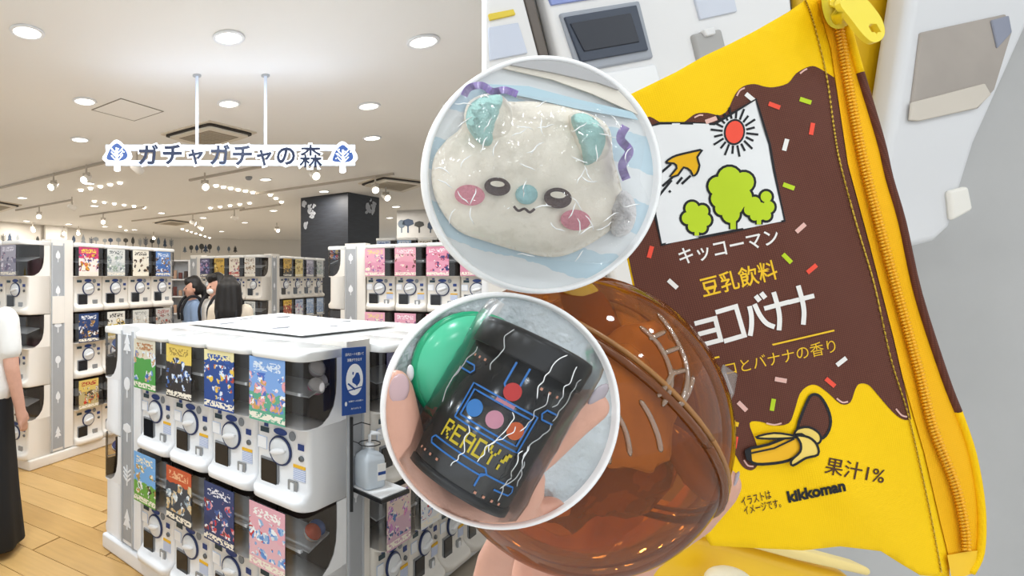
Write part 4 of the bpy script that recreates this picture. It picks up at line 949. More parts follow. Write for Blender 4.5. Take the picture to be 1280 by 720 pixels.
hole = lambda x, y: ((x-1093)*.76+(y-35)*.65)**2/64+((x-1093)*-.65+(y-35)*.76)**2/25 < 1.0
fs = [f for f in fs if not hole(sum(vs[i][0] for i in f)/3, sum(vs[i][1] for i in f)/3)]
o = ob('pull_tab', MB().add([P(x, y, PY-.017)-po for x, y in vs], fs), mat('pull_yellow', 'F8E24A', .3), sl); sd = o.modifiers.new('thick', 'SOLIDIFY'); sd.thickness = .003
# printed emblem
logo = [(945,124),(962,180),(968,215),(981,276),(900,292),(827,306),(819,269),(813,158),(825,154),(860,154),(893,155),(905,148)]
lo = pfill('emblem', logo, mat('emblem_white', 'E6E6E6', .8), .0008, 10)
vs, fs = ribbon(smooth_poly(logo, 1), 3.2, True); pmesh('emblem_border', vs, fs, MBK, .0011, lo)
Lg = lambda x, y: (780+x/2.881, 80+y/2.881)
sun = Lg(398, 245); pfill('sun_disc', circ(sun, 11, 14, 22, .15), MRD, .0013, 8, lo)
mb = MB()
def addrib(pts, w, lift=.0012):
    vs, fs = ribbon(pts, w); mb.add([pp(x, y, lift*.55)-po for x, y in vs], fs)
def addpoly(poly, lift, sp=8):
    vs, fs = fill2d(poly, sp); mb.add([pp(x, y, lift*.55)-po for x, y in vs], fs)
for i in range(20):
    a = 2*math.pi*i/20+.1; r0 = 14.5+2.5*abs(math.sin(a)); r1 = (26 if i % 2 else 30)
    addrib([(sun[0]+r0*math.cos(a), sun[1]+r0*math.sin(a)), (sun[0]+r1*math.cos(a), sun[1]+r1*math.sin(a)*1.05)], 2.7)
addrib(circ(sun, 12, 15.2, 24, .15)+[circ(sun, 12, 15.2, 24, .15)[0]], 2.6)
ob('sun_rays', mb, MBK, lo)
bird = [Lg(*p) for p in ((150,355),(175,335),(205,325),(235,318),(262,312),(282,310),(264,335),(272,365),(262,395),(248,402),(240,385),(215,372),(195,400),(165,405),(190,375),(180,358))]
pfill('bird', smooth_poly(bird, 2), MGD, .0012, 6, lo)
mb = MB(); addrib([*smooth_poly(bird, 2), bird[0]], 2.6, .0015)
for a, b in (((123,478),(172,418)),((133,392),(170,360)),((138,440),(175,408)),((190,432),(210,408)),((208,432),(240,402)),((162,462),(168,456))): addrib([Lg(*a), Lg(*b)], 3.0)
ob('bird_outline', mb, MBK, lo)
trees = [([(380,412,44),(338,440,36),(432,425,38),(345,485,34),(425,480,38),(385,500,50),(385,540,34),(352,520,26),(385,455,45)], (383,403,540,595)),
         ([(245,520,26),(282,530,24),(230,555,24),(292,562,24),(262,565,34),(250,585,22),(280,590,20)], (254,270,590,618)),
         ([(470,500,24),(512,478,22),(520,515,24),(452,525,22),(490,530,34),(512,545,20),(470,548,18)], (478,494,545,578))]
for cs, (x0, x1, y0, y1) in trees:
    mb = MB()
    for x, y, r in cs: addpoly(circ(Lg(x, y), (r+7)/2.881, n=18), .0012, 7)
    addpoly([Lg(x0-6, y0), Lg(x1+6, y0), Lg(x1+6, y1), Lg(x0-6, y1)], .0012, 7)
    t_o = ob('tree_outline', mb, MBK, lo, True)
    mb = MB()
    for x, y, r in cs: addpoly(circ(Lg(x, y), (r-2)/2.881, n=18), .0016, 7)
    addpoly([Lg(x0, y0), Lg(x1, y0), Lg(x1, y1), Lg(x0, y1)], .0016, 7)
    ob('tree_green', mb, MGR, lo, True)
# lettering
def ptext(body, a, b, h, m, bold=0.0, lift=.0007, name='lettering', skew=0.0):
    """a, b: lower left and lower right corner of the line in the photograph"""
    a, b = Vector(a), Vector(b); u = b-a; n = Vector((u.y, -u.x)).normalized()*h
    vs, fs, asp = text2d(body, bold, 4)
    pmesh(name, [tuple(a+u*x+n*y+u.normalized()*(skew*y*h)) for x, y in vs], fs, m, lift, None, False)
ptext('キッコーマン', (851,332), (975,305), 21, MWH, .012)
ptext('豆乳飲料', (880,373), (974,349), 26, MYE, .012)
STROKE = {'チ': ([], [[(.85,1),(.5,.93),(.15,.9)],[(0,.6),(1,.6)],[(.5,.93),(.5,.4),(.2,0)]]), 'ョ': ([[(0,1),(1,1)],[(1,1),(1,0)],[(1,0),(0,0)],[(.05,.5),(1,.5)]], []),
          'コ': ([[(0,.97),(.95,.97)],[(.95,.97),(.95,.03)],[(.95,.03),(0,.03)]], []), 'バ': ([], [[(.28,.82),(.26,.55),(.16,.25),(.02,.0)],[(.48,.84),(.56,.5),(.72,.22),(.97,.06)],[(.60,1.06),(.70,.88)],[(.82,1.10),(.92,.92)]]),
          'ナ': ([[(0,.66),(1,.66)]], [[(.52,1.02),(.53,.6),(.47,.3),(.30,.0)]])}
for ch, a, b, h in (('チ',(834,443),(860,436),44),('ョ',(878,431),(901,425),28),('コ',(908,427),(932,420),40),('バ',(937,420),(970,411),44),('ナ',(966,415),(992,408),47),('ナ',(996,408),(1023,401),48)):
    a, b = Vector(a), Vector(b); u = b-a; n = Vector((u.y, -u.x)).normalized()*h; mbs = MB(); pos = lambda x, y: a+u*x+n*y
    for p0, p1 in STROKE[ch][0]:
        q0, q1 = pos(*p0), pos(*p1); d = (q1-q0).normalized(); vs, fs = ribbon([tuple(q0-d*2.8), tuple(q1+d*2.8)], 5.8); mbs.add([pp(x, y, .0005)-po for x, y in vs], fs)
    for st_ in STROKE[ch][1]:
        vs, fs = ribbon(smooth_poly([tuple(pos(*p)) for p in st_], 4, False), 6.0); mbs.add([pp(x, y, .0006)-po for x, y in vs], fs)
    ob('lettering', mbs, MWH, pouch)
vs, fs = ribbon([(850,458),(895,447),(970,430),(1043,413)], 2.2); pmesh('rule_line', vs, fs, MYE, .0008)
ptext('チョコとバナナの香り', (872,478), (1046,440), 17, MYE, 0.0)
ptext('果汁1%', (1030,592), (1104,606), 22, MDB, .006)
ptext('kikkoman', (986,629), (1058,614), 15, MBK, .045)
ptext('イラストは', (928,633), (965,623), 11, MDB, .008); ptext('イメージです。', (931,644), (977,634), 11, MDB, .008)
for (x, y, c, a) in ((938,122,'w',40),(968,132,'r',20),(1007,126,'g',18),(1015,161,'r',-80),(982,181,'w',-75),(986,233,'g',20),(1001,285,'p',-42),(813,315,'r',-75),(984,323,'g',45),(1015,336,'r',-40),(841,355,'w',42),(1052,452,'w',-38),(976,475,'p',10),(1038,478,'r',40),(966,506,'g',-80),(919,553,'r',-80),(928,508,'p',45),(889,150,'p',-20),(916,529,'y',15)):
    vs, fs = fill2d(rect2((x, y), 15, 5.6, a), 8); pmesh('sprinkle', vs, fs, dict(w=MWH, r=MRD, g=MGR, p=MPK, y=MYE)[c], .0009)
for pts in ([(921,120),(925,113),(931,110)], [(1000,92),(1005,88),(1009,86)], [(868,147),(874,144),(879,144)], [(1046,498),(1053,503),(1060,502)], [(1120,511),(1127,519),(1134,521)], [(930,575),(935,582),(942,583)], [(958,529),(968,531),(977,529)]):
    vs, fs = ribbon(smooth_poly(pts, 3, False), 2.0); pmesh('gloss_mark', vs, fs, MPK, .0009)
# printed banana
Bn = lambda x, y: (780+x/2.77, 460+y/2.77)
def shape(name, pts, m, lift, w=3.6):
    pl_ = smooth_poly([Bn(*p) for p in pts], 3); o = pfill(name, pl_, m, lift, 7)
    vs, fs = ribbon(pl_, w, True); pmesh('outline', vs, fs, MBK, lift+.0003, o); return o
shape('banana_chocolate', [(635,115),(655,92),(680,100),(705,140),(716,185),(705,225),(680,245),(640,225),(600,215)], MBR, .0012)
shape('banana_flesh', [(600,212),(640,205),(675,225),(682,250),(665,262),(625,240),(590,238)], MBN, .0018, 2.8)
shape('banana_body', [(425,285),(500,265),(580,235),(625,235),(612,290),(570,320),(500,332),(445,328)], MBY, .0024)
shape('banana_peel', [(590,235),(520,225),(455,240),(500,245),(585,242)], MBN, .0030, 2.6)
shape('banana_peel', [(600,235),(640,240),(668,265),(672,300),(630,312),(585,338),(580,320),(610,290),(612,262)], MBN, .0036, 3.0)
vs, fs = fill2d([Bn(*p) for p in ((418,285),(440,282),(444,325),(424,318))], 6); pmesh('banana_tip', vs, fs, MBK, .0040)
vs, fs = ribbon([Bn(440,295), Bn(520,278), Bn(590,245)], 2.4); pmesh('outline', vs, fs, MBK, .0040)
# ------------------------------------------------------------------ brown capsule held in front of the pouch
CC = P(716, 528, .272); CR = Vector((.0692, .049, .0752))
def cap_hit(px, py, grow=1.0):
    d = P(px, py, 1.0)-Vector((0, 0, EYE)); o = Vector((0, 0, EYE))-CC
    r = CR*grow; dd = Vector((d.x/r.x, d.y/r.y, d.z/r.z)); oo = Vector((o.x/r.x, o.y/r.y, o.z/r.z))
    a = dd.dot(dd); b = 2*dd.dot(oo); c = oo.dot(oo)-1; q = b*b-4*a*c
    t = (-b-math.sqrt(max(0, q)))/(2*a); return d*t-Vector((0, 0, 0))+Vector((0, 0, EYE))-CC
cap = empty('capsule_shell', CC); tag(cap, 'large translucent brown capsule held before the pouch', 'capsule')
ob('shell', MB().ell((0, 0, 0), CR, 56, 36), film('brown_shell', (.80, .43, .15), .02, .24, srgb('94500E')[:3], .04), cap, True)
axis = Vector((.66, .40, .62)).normalized()
a1 = axis.cross(Vector((0, 0, 1))).normalized(); a2 = axis.cross(a1).normalized()
def on_shell(v, g=1.0): t = 1/math.sqrt((v.x/CR.x)**2+(v.y/CR.y)**2+(v.z/CR.z)**2); return v*t*g
rp = [on_shell(a1*math.cos(t)+a2*math.sin(t)+axis*.06) for t in [2*math.pi*i/60 for i in range(61)]]
ob('seam_ridge', MB().tube(rp, .0019, 8), mat('ridge_brown', '6E3A10', .2), cap, True)
rp = [on_shell(a1*math.cos(t)+a2*math.sin(t)+axis*.13) for t in [2*math.pi*i/60 for i in range(61)]]
ob('seam_groove', MB().tube(rp, .0013, 6), mat('groove_brown', 'A2703C', .2), cap, True)
Mrib = film('rib_clear', (.86, .66, .46), .3, .35, srgb('C9A27C')[:3], .08)
for pts_ in ([(822,392),(842,420),(856,452),(858,480),(848,510)],[(800,408),(822,430),(836,458),(838,482),(828,508)],[(843,462),(832,482),(822,496)],[(866,470),(860,490),(850,508)],[(800,500),(812,520),(822,545),(826,565)],[(770,515),(782,540),(788,570)],[(745,520),(757,548),(762,580)],[(812,424),(832,414)],[(828,442),(850,434)],[(836,468),(858,462)]):
    q_ = [cap_hit(*p_) for p_ in smooth_poly(pts_, 4, False)]
    ob('vent_rib', MB().tube(q_, [.0005]+[.0011]*(len(q_)-2)+[.0005], 8), Mrib, cap, True)
# crumpled packet inside
def crumple(center, r, n, m, amp, sc, seed, flat_=None):
    mb = MB().ell(center, r, n, m); vs = []
    for v in mb.v:
        p = Vector(v); d = (p-Vector(center)); k_ = 1+amp*noise.noise(d*sc+Vector((seed, 0, 0)))+amp*.5*noise.noise(d*sc*2.7+Vector((0, seed, 0)))
        vs.append(tuple(Vector(center)+d*k_))
    mb.v = vs; return mb
k = N('packet_print'); v = k.coord('Object'); vo = k.n('ShaderNodeTexVoronoi'); vo.inputs['Scale'].default_value = 42; k.l(v, vo.inputs['Vector'])
rpn = k.n('ShaderNodeValToRGB'); rpn.color_ramp.interpolation = 'CONSTANT'
for j, c in enumerate(('8A4A1C', '6B3410', 'B8862A', '9A5A30', 'C79A80')):
    el = rpn.color_ramp.elements[j] if j < 2 else rpn.color_ramp.elements.new(.5)
    el.position = (0, .38, .72, .82, .92)[j]; el.color = srgb(c)
k.l(k.noise(v, 28, 3), rpn.inputs[0]); rpn.color_ramp.elements[2].position = .55
k.l(rpn.outputs[0], k.b.inputs['Base Color']); k.b.inputs['Roughness'].default_value = .18; k.bump(k.noise(v, 90, 3), .5, .003)
o = ob('folded_packet', crumple((0, 0, 0), (CR.x*.66, CR.y*.58, CR.z*.66), 48, 30, .22, 38, 3), k.m, None, True, loc=CC); tag(o, 'crumpled brown and mustard packet inside the brown capsule', 'packet')
for nm_, c_, r_, px_, py_, gr_ in (('reflection_blob','FFF0E6',(.024,.007,.030),770,510,.75),('reflection_blob','F6E4D8',(.018,.007,.018),800,450,.74),('mustard_packet','B98A1E',(.010,.006,.026),742,400,.80),('mustard_packet','B98A1E',(.007,.006,.020),862,575,.80)):  # pale blobs are added to stand for pinkish reflections in the capsule
    q_ = CC+cap_hit(px_, py_, gr_); R_ = Matrix.Rotation(-.55, 3, 'Y')
    mb_ = crumple((0,0,0), r_, 30, 18, .15, 90, px_); mb_.v = [tuple(R_ @ Vector(v_)) for v_ in mb_.v]
    o = ob(nm_, mb_, mat('packet_'+c_, c_, .12, bump=.5, bscale=120), None, True, loc=q_); tag(o, {770:'pale blob for a pinkish reflection in the middle of the brown capsule',800:'pale blob for a pinkish reflection near the ribs of the brown capsule',742:'mustard strip folded at the top inside the brown capsule',862:'mustard strip at the side inside the brown capsule'}[px_], 'packet', 'packets inside the brown capsule')
pq = [on_shell(Vector(q), .93) for q in ((-.3,-.9,.75),(-.05,-.95,.95),(.3,-.8,.8),(.35,-.95,.45),(.0,-1,.35))]
o = ob('clear_flap', MB().add([P(905,456,.30), P(922,468,.30), P(918,492,.302), P(903,522,.30), P(890,538,.298), P(893,490,.296)], [(0,1,2,5),(5,2,3,4)]), film('flap_film', (.80, .72, .68), .2, .12, (.6, .5, .45)), None); tag(o, 'small folded clear plastic corner between capsule and pouch', 'plastic wrap'); sd = o.modifiers.new('t', 'SOLIDIFY'); sd.thickness = .0006
# the hand holding it
MSK2 = mat('hand_skin', 'D8A48F', .45, var=.12, vscale=70, bump=.10, bscale=700)
def hand_part(chains, label, vox=.0016, clamp=None, cat='hand'):
    o = body_mesh('hand', chains, vox, MSK2, 6, clamp); tag(o, label, cat); return o
g = lambda px, py, y, r: (P(px, py, y), r)
hd = hand_part([
    [g(560,1000,.36,.026), g(640,880,.36,.027), g(690,790,.35,.027)],
    [g(600,960,.37,.026), g(700,830,.36,.026), g(760,760,.352,.022)],
    [g(740,770,.352,.015), g(800,690,.340,.0115), g(862,646,.318,.0110), g(893,610,.302,.0104), g(900,602,.300,.0094)],
    [g(720,770,.36,.015), g(770,660,.362,.0110), g(815,570,.358,.0100), g(845,520,.350,.0085)],
    [g(690,770,.362,.015), g(720,650,.368,.0110), g(760,550,.368,.0100), g(790,490,.360,.0085)],
    [g(660,770,.36,.014), g(670,660,.37,.0100), g(690,580,.37,.0090), g(715,530,.365,.0078)],
    [g(650,860,.345,.016), g(622,800,.340,.0130), g(612,745,.335,.0115), g(618,705,.330,.0100), g(628,680,.325,.0085)]],
    'hand holding the brown capsule, fingertip showing at its side')
def nail(p, nrm, along, w, l, m, parent):
    nrm = Vector(nrm).normalized(); al = Vector(along).normalized(); sd_ = al.cross(nrm).normalized(); nrm = sd_.cross(al).normalized()
    R = Matrix((sd_, al, nrm)).transposed()
    o = ob('fingernail', MB().ell(p, (w, l, .0011), 16, 8, R), m, parent, True); return o
MNL = mat('nail_grey', 'B4AAB2', .15); MNP = mat('nail_pink', 'C9A9AC', .15)
nail(P(917, 603, .2945), (.75, -.55, -.05), (.35, -.1, .9), .0045, .0068, MNL, hd)

# ------------------------------------------------------------------ two round display trays
RY = .214
def ring_tray(cx, cy, r, label, mback):
    c = P(cx, cy, RY); e = empty('round_tray', c); tag(e, label, 'tray', 'round white-rimmed trays')
    R = r/F*RY
    ob('rim', MB().lathe([(R*.955, -.0012), (R*.957, .0016), (R*.975, .0022), (R*.995, .0016), (R, -.0012), (R*.998, -.0022), (R*.96, -.0022)], 96, (0, -1, 0)), mat('rim_white', 'FFFFFF', .35, var=0, emit=0.0), e, True)
    ob('backing', MB().lathe([(0, -.0022), (R*.97, -.0022), (R*.97, -.0006), (0, -.0006)], 72, (0, -1, 0)), mback, e)
    return e, R
# upper tray: plush pouch in clear wrapping
k = N('striped_paper'); v = k.coord('Object', (1, 1, 1), (0, -.30, 0)); wv = k.n('ShaderNodeTexWave', bands_direction='Z'); wv.inputs['Scale'].default_value = 13; wv.inputs['Distortion'].default_value = 1.2; wv.inputs['Detail Scale'].default_value = 2.5; wv.inputs['Phase Offset'].default_value = 1.0
k.l(v, wv.inputs['Vector']); nz = k.noise(v, 160, 4)
fac = k.math('GREATER_THAN', k.math('ADD', wv.outputs['Fac'], k.math('MULTIPLY', k.math('SUBTRACT', nz, .5), .5)), .52)
k.l(k.mix(fac, srgb('C3D9E4'), srgb('E6E9EA')), k.b.inputs['Base Color']); k.b.inputs['Roughness'].default_value = .5
t1, R1 = ring_tray(676, 219, 148.5, 'upper round white-rimmed tray carrying the wrapped plush pouch', k.m)
ob('wall_rod', MB().cyl((0, .002, 0), P(676, 219, NY)-Vector(t1.location)+Vector((0, .004, 0)), .004, n=10), M['chrome'], t1)
def tslab(name, pts, tray, m, d=.0010, lift=.0008, cx=676, cy=219, r=142):
    o3 = Vector(tray.location); pts2 = []
    for x, y in pts:
        q = Vector((x-cx, y-cy)); q = q if q.length < r else q.normalized()*r; pts2.append((cx+q.x, cy+q.y))
    return ob(name, MB().prism([P(x, y, RY-lift)-o3 for x, y in pts2], (0, -d, 0)), m, tray)
arc = lambda a0, a1, r, cx, cy, n=14: [(cx+r*math.cos(math.radians(a0+(a1-a0)*i/n)), cy+r*math.sin(math.radians(a0+(a1-a0)*i/n))) for i in range(n+1)]
tslab('cream_edge', arc(-110, -32, 142, 676, 219)+[(740,118),(690,100)], t1, mat('cream_card', 'E9E2D6', .6), .0006, .0006)
tslab('grey_card', arc(-106, -48, 142, 676, 219)+[(744,104),(738,103),(690,92)], t1, mat('grey_card', 'B4B3B4', .5), .0012, .0010)
tslab('blue_stripe', [(600,105),(660,108),(720,124),(790,140),(797,150),(720,136),(650,120),(604,113)], t1, mat('pale_blue_stripe', 'BBD6E2', .6), .0003, .0007)
plush = empty('plush_pouch', P(668, 240, RY)); tag(plush, 'cream plush animal pouch with mint ears in clear wrapping on the upper tray', 'plush toy')
plo = Vector(plush.location)
Ps = lambda x, y: (520+x/2.25, 60+y/2.25)
outl = smooth_poly([Ps(*p) for p in ((140,175),(150,150),(200,130),(260,150),(330,150),(420,165),(500,190),(545,230),(555,310),(575,380),(585,450),(560,500),(500,545),(430,580),(370,588),(290,572),(200,545),(120,515),(70,455),(45,385),(50,310),(85,260),(125,225))], 4)
def poly_dist(poly, x, y):
    best = 1e9
    for i in range(len(poly)):
        ax, ay = poly[i-1]; bx, by = poly[i]; dx, dy = bx-ax, by-ay; t = max(0, min(1, ((x-ax)*dx+(y-ay)*dy)/(dx*dx+dy*dy+1e-9)))
        best = min(best, (x-ax-dx*t)**2+(y-ay-dy*t)**2)
    return math.sqrt(best)
def dome(poly, hmax, edge):
    cache = {}
    def h(x, y):
        d = min(poly_dist(poly, x, y)/edge, 1.0); return hmax*math.sqrt(max(0, 1-(1-d)**2))
    return h
def puff(name, poly, hmax, edge, base, m, parent, sp=6, wob=.0):
    """soft cushion shape rising from the tray"""
    vs, fs = fill2d(poly, sp); h = dome(poly, hmax, edge); o3 = Vector(parent.location) if parent.parent is None else plo
    f3 = []
    for x, y in vs:
        hh = h(x, y); w = wob*noise.noise(Vector((x*.12, y*.12, hmax*900)))*min(1, hh/max(hmax, 1e-6)); f3.append(P(x, y, RY-base-hh-w)-plo)
    mb = MB().add(f3, fs); n = len(f3); mb.add([P(x, y, RY-.0007)-plo for x, y in vs], [tuple(reversed(f)) for f in fs])
    cnt = set()
    for f in fs:
        for a, b in zip(f, f[1:]+f[:1]): cnt.add((a, b))
    for a, b in cnt:
        if (b, a) not in cnt: mb.f.append((a, b, n+b, n+a))
    return ob(name, mb, m, parent, True)
k = N('plush_cream'); v = k.coord('Object'); nz = k.noise(v, 900, 3); k.l(k.mix(k.noise(v, 120, 3), srgb('F4EAD8'), srgb('FFF7E8')), k.b.inputs['Base Color']); k.b.inputs['Roughness'].default_value = .95; k.b.inputs['Sheen Weight'].default_value = .4; k.bump(nz, .25, .0008); MPL = k.m
k = N('plush_mint'); v = k.coord('Object'); k.l(k.mix(k.noise(v, 140, 3), srgb('A4D2CC'), srgb('C2E4DF')), k.b.inputs['Base Color']); k.b.inputs['Roughness'].default_value = .95; k.bump(k.noise(v, 900, 3), .6, .0012); MPM = k.m
hb = .011
puff('head', outl, hb, 62, .0, MPL, plush, 5, .0004)
hfun = dome(outl, hb, 62)
for side, ear, inner in ((0, [(135,190),(150,150),(190,130),(235,130),(265,160),(278,215),(262,255),(225,270),(190,268),(150,240)], [(140,195),(155,155),(195,135),(240,133),(240,170),(222,225),(212,270),(185,272),(150,235)]),
                         (1, [(430,190),(470,180),(520,210),(545,250),(545,290),(520,318),(480,330),(450,300),(432,250)], [(436,195),(470,183),(510,205),(532,245),(528,285),(505,318),(475,328),(466,290),(450,245)])):
    eo = puff('ear', smooth_poly([Ps(*p) for p in ear], 3), .006, 18, .006, MPL, plush, 5)
    puff('inner_ear', smooth_poly([Ps(*p) for p in inner], 3), .0035, 12, .0105, MPM, plush, 4)
puff('fluff', smooth_poly([Ps(*p) for p in ((545,430),(580,400),(610,420),(620,470),(600,520),(560,530),(540,490))], 3), .008, 20, .001, mat('fluff_white', 'E6E2E2', .95, bump=.8, bscale=700), plush, 5, .003)
def stitch(name, poly, m, lift, sp=5):
    vs, fs = fill2d(poly, sp); return ob(name, MB().add([P(x, y, RY-hfun(x, y)-lift)-plo for x, y in vs], fs), m, plush, True)
MEY = mat('thread_brown', '4A3330', .8, bump=.5, bscale=900); MCH = mat('thread_pink', 'DE8E9C', .85, bump=.5, bscale=900)
# simple soft-toy face: oval eyes, round nose, small smile, cheeks
for c, rx, ry in ((Ps(229,390), 16.5, 11.5), (Ps(399,422), 17.5, 13)):
    stitch('eye', circ(c, rx, ry, 26, .1), MEY, .0018); stitch('eye_shine', circ((c[0], c[1]-ry*.3), rx*.55, ry*.32, 18, .1), MPL, .0024)
puff('nose', circ(Ps(311,412), 14, 12.5, 22), .0022, 8, hb+.0005, mat('nose_mint', 'A9D8DC', .9, bump=.5, bscale=900), plush, 4)
for c in (Ps(151,414), Ps(449,484)): stitch('cheek', circ(c, 19, 13, 24, .1), MCH, .0016)
vs, fs = ribbon(smooth_poly([Ps(*p) for p in ((275,445),(288,458),(305,452),(320,462),(334,452))], 4, False), 3.2)
ob('mouth', MB().add([P(x, y, RY-hfun(x, y)-.0020)-plo for x, y in vs], fs), MEY, plush, True)
MRB = mat('ribbon_violet', '9C86C4', .25, var=.25, vscale=260)
for pts, w in (([(135,135),(150,112),(185,105),(215,122),(250,118),(285,130)], 9), ([(590,220),(575,255),(600,290),(580,330),(592,370)], 11)):
    vs, fs = ribbon(smooth_poly([Ps(*p) for p in pts], 6, False), w)
    ob('ribbon', MB().add([P(x, y, RY-.009-.002*math.sin(x*.35+y*.22))-plo for x, y in vs], fs), MRB, plush, True)
wr = smooth_poly([Ps(*p) for p in ((60,180),(120,120),(170,92),(300,130),(430,150),(560,185),(640,215),(640,300),(630,370),(655,430),(640,520),(560,602),(430,600),(300,585),(150,555),(60,520),(35,430),(30,300))], 3)
vs, fs = fill2d(wr, 4.5)
def wrap_h(x, y):
    n1 = noise.noise(Vector((x*.045, y*.045, 4))); n2 = abs(noise.noise(Vector((x*.10+n1, y*.10, 9))))
    return max(hfun(x, y) if poly_in(outl, x, y) else 0, .003)+.0055+.0016*n1+.0030*(.4-n2)
def poly_in(poly, x, y):
    c = False
    for i in range(len(poly)):
        a = poly[i]; b = poly[i-1]
        if (a[1] > y) != (b[1] > y) and x < (b[0]-a[0])*(y-a[1])/(b[1]-a[1])+a[0]: c = not c
    return c
FILM = film('wrap_film', (.97, .975, .98), .05, .04, (.95, .95, .96), .07, .08, 140)
w_o = empty('clear_wrapping', P(668, 240, RY)); tag(w_o, 'crinkled clear plastic wrapping around the plush pouch', 'wrapping')
ob('film_sheet', MB().add([P(x, y, RY-wrap_h(x, y)-.0015)-plo for x, y in vs], fs), FILM, w_o, True)
cr = random.Random(21); mbc = MB(); MCR = mat('crease_glint', 'FFFFFF', .25, var=0)  # white threads paint the highlights along folds of the clear film
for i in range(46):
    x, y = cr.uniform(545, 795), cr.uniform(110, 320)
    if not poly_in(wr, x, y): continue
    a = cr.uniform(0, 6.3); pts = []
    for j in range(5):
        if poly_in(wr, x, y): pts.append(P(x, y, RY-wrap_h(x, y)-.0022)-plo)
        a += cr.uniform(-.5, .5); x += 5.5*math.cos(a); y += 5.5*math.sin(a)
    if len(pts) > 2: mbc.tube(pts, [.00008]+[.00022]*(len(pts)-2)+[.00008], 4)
o = ob('crease_highlight', mbc, MCR, w_o, True); o['kind'] = 'stuff'
# lower tray: black tin in clear wrapping, held by a hand
k = N('silver_film'); v = k.coord('Object'); k.l(k.mix(k.noise(v, 40, 4), srgb('A9B4BA'), srgb('E2E7E9')), k.b.inputs['Base Color']); k.b.inputs['Roughness'].default_value = .28; k.b.inputs['Metallic'].default_value = .35; k.bump(k.noise(v, 60, 5), .9, .006)
t2, R2 = ring_tray(624.5, 513, 148, 'lower round white-rimmed tray carrying the wrapped black tin', k.m)
t2o = Vector(t2.location)
gc = P(588, 464, RY-.001); e = empty('green_capsule', gc); tag(e, 'mint green capsule half behind the black tin', 'capsule')
ob('shell', MB().lathe([(.0232,0),(.0232,.002),(.0215,.0045),(.016,.0075),(.008,.009),(0,.0092)], 40, (0,-1,0)), mat('mint_green', '57CFA2', .2), e, True)
ob('rim_ring', MB().lathe([(.0222,.0),(.0238,.0),(.0238,.003),(.0222,.0035)], 40, (0,-1,0)), mat('deep_mint', '22A878', .2), e, True)
ob('slot', MB().ell(P(513, 466, RY-.0062)-gc, (.0014,.001,.0032), 10, 8), M['white'], e, True)
ccx, ccy = t2o.x, t2o.z; RC = R2*.955
def clampr(v, lim=142.0):
    y = min(v.y, RY+.0005); q = Vector((v.x/y*F+CX-624.5, (EYE-v.z)/y*F+HY-513))
    if q.length > lim: q = q.normalized()*lim
    return P(624.5+q.x, 513+q.y, y)
h2 = hand_part([
    [g(640,640,.208,.0105), g(560,640,.210,.0105)], [g(600,640,.212,.012), g(640,560,.2135,.012)],
    [g(545,640,.209,.0092), g(512,585,.207,.0078), g(503,530,.206,.0074), g(497,488,.2055,.0062), g(496,478,.2055,.0050)],
    [g(620,600,.210,.0085), g(672,560,.209,.0078), g(712,525,.208,.0072), g(738,507,.2075,.0064)],
    [g(610,640,.206,.0085), g(640,632,.204,.0076), g(655,612,.203,.0070), g(660,596,.203,.0060)],
    [g(600,560,.213,.008), g(560,520,.213,.007), g(545,500,.213,.006)],
    [g(640,650,.210,.008), g(690,640,.210,.006)]],
    'hand around the black tin on the lower tray', .0011, clampr)
nail(P(499, 486, .2005), (-.25, -1, .1), (.2, 0, 1), .0036, .0058, MNP, h2); nail(P(748, 494, .2030), (.75, -.6, .35), (.55, 0, .6), .0036, .0055, MNL, h2); nail(P(668, 588, .1985), (.45, -.85, .5), (.3, 0, 1), .0038, .005, MNP, h2)
# tin
tb, tt = P(571, 602, .197), P(672, 426, .193)
ax = (tt-tb).normalized(); Lt = (tt-tb).length; rt = 63.5/F*.195
e = empty('round_tin', tb); tag(e, 'black round tin with blue line pattern and yellow lettering on the lower tray', 'tin')
MTIN = mat('tin_black', '101114', .16, spec=.9)
ob('tin_body', MB().lathe([(0,0),(rt*.94,0),(rt*.97,.0012),(rt*.97,Lt*.86)], 56, ax), MTIN, e, True)
ob('tin_lid', MB().lathe([(rt*.97,Lt*.835),(rt*1.02,Lt*.835),(rt*1.03,Lt*.845),(rt*1.03,Lt*.97),(rt*1.0,Lt),(rt*.9,Lt*1.01),(0,Lt*1.01)], 56, ax), mat('lid_black', '15161A', .28), e, True)
ob('base_rim', MB().lathe([(rt*.95,-.0008),(rt*1.0,-.0008),(rt*1.0,.0022),(rt*.95,.0022)], 56, ax), mat('lid_black', '15161A', .28), e, True)
tocam = (Vector((0, 0, EYE))-(tb+tt)/2); tocam = (tocam-ax*tocam.dot(ax)).normalized(); tside = tocam.cross(ax).normalized()
if tside.x < 0: tside = -tside
def tin(u, h, lift=.0003):
    """u: distance round the tin from the side facing the camera, in radii; h: 0..1 up the tin"""
    r = rt*.97+lift; return tocam*r*math.cos(u)+tside*r*math.sin(u)+ax*(h*Lt)
def tpoly(name, polys, m, lift=.0003):
    mb = MB()
    for pl_ in polys:
        vs, fs = fill2d(pl_, .12); mb.add([tin(x, y, lift) for x, y in vs], fs)
    return ob(name, mb, m, e, True)
def tline(pts, w=.035):
    dense = []
    for a, b in zip(pts, pts[1:]):
        n = max(2, int(abs(b[0]-a[0])/.08)+1); dense += [tuple(Vector(a).lerp(Vector(b), i/n)) for i in range(n)]
    dense.append(pts[-1]); sc_ = Lt/rt
    vs, fs = ribbon([(x, y*sc_) for x, y in dense], w); return [(x, y/sc_) for x, y in vs], fs
def tlines(name, lines, m, w=.035):
    mb = MB()
    for ln in lines:
        vs, fs = tline(ln, w); mb.add([tin(x, y, .0003) for x, y in vs], fs)
    return ob(name, mb, m, e)
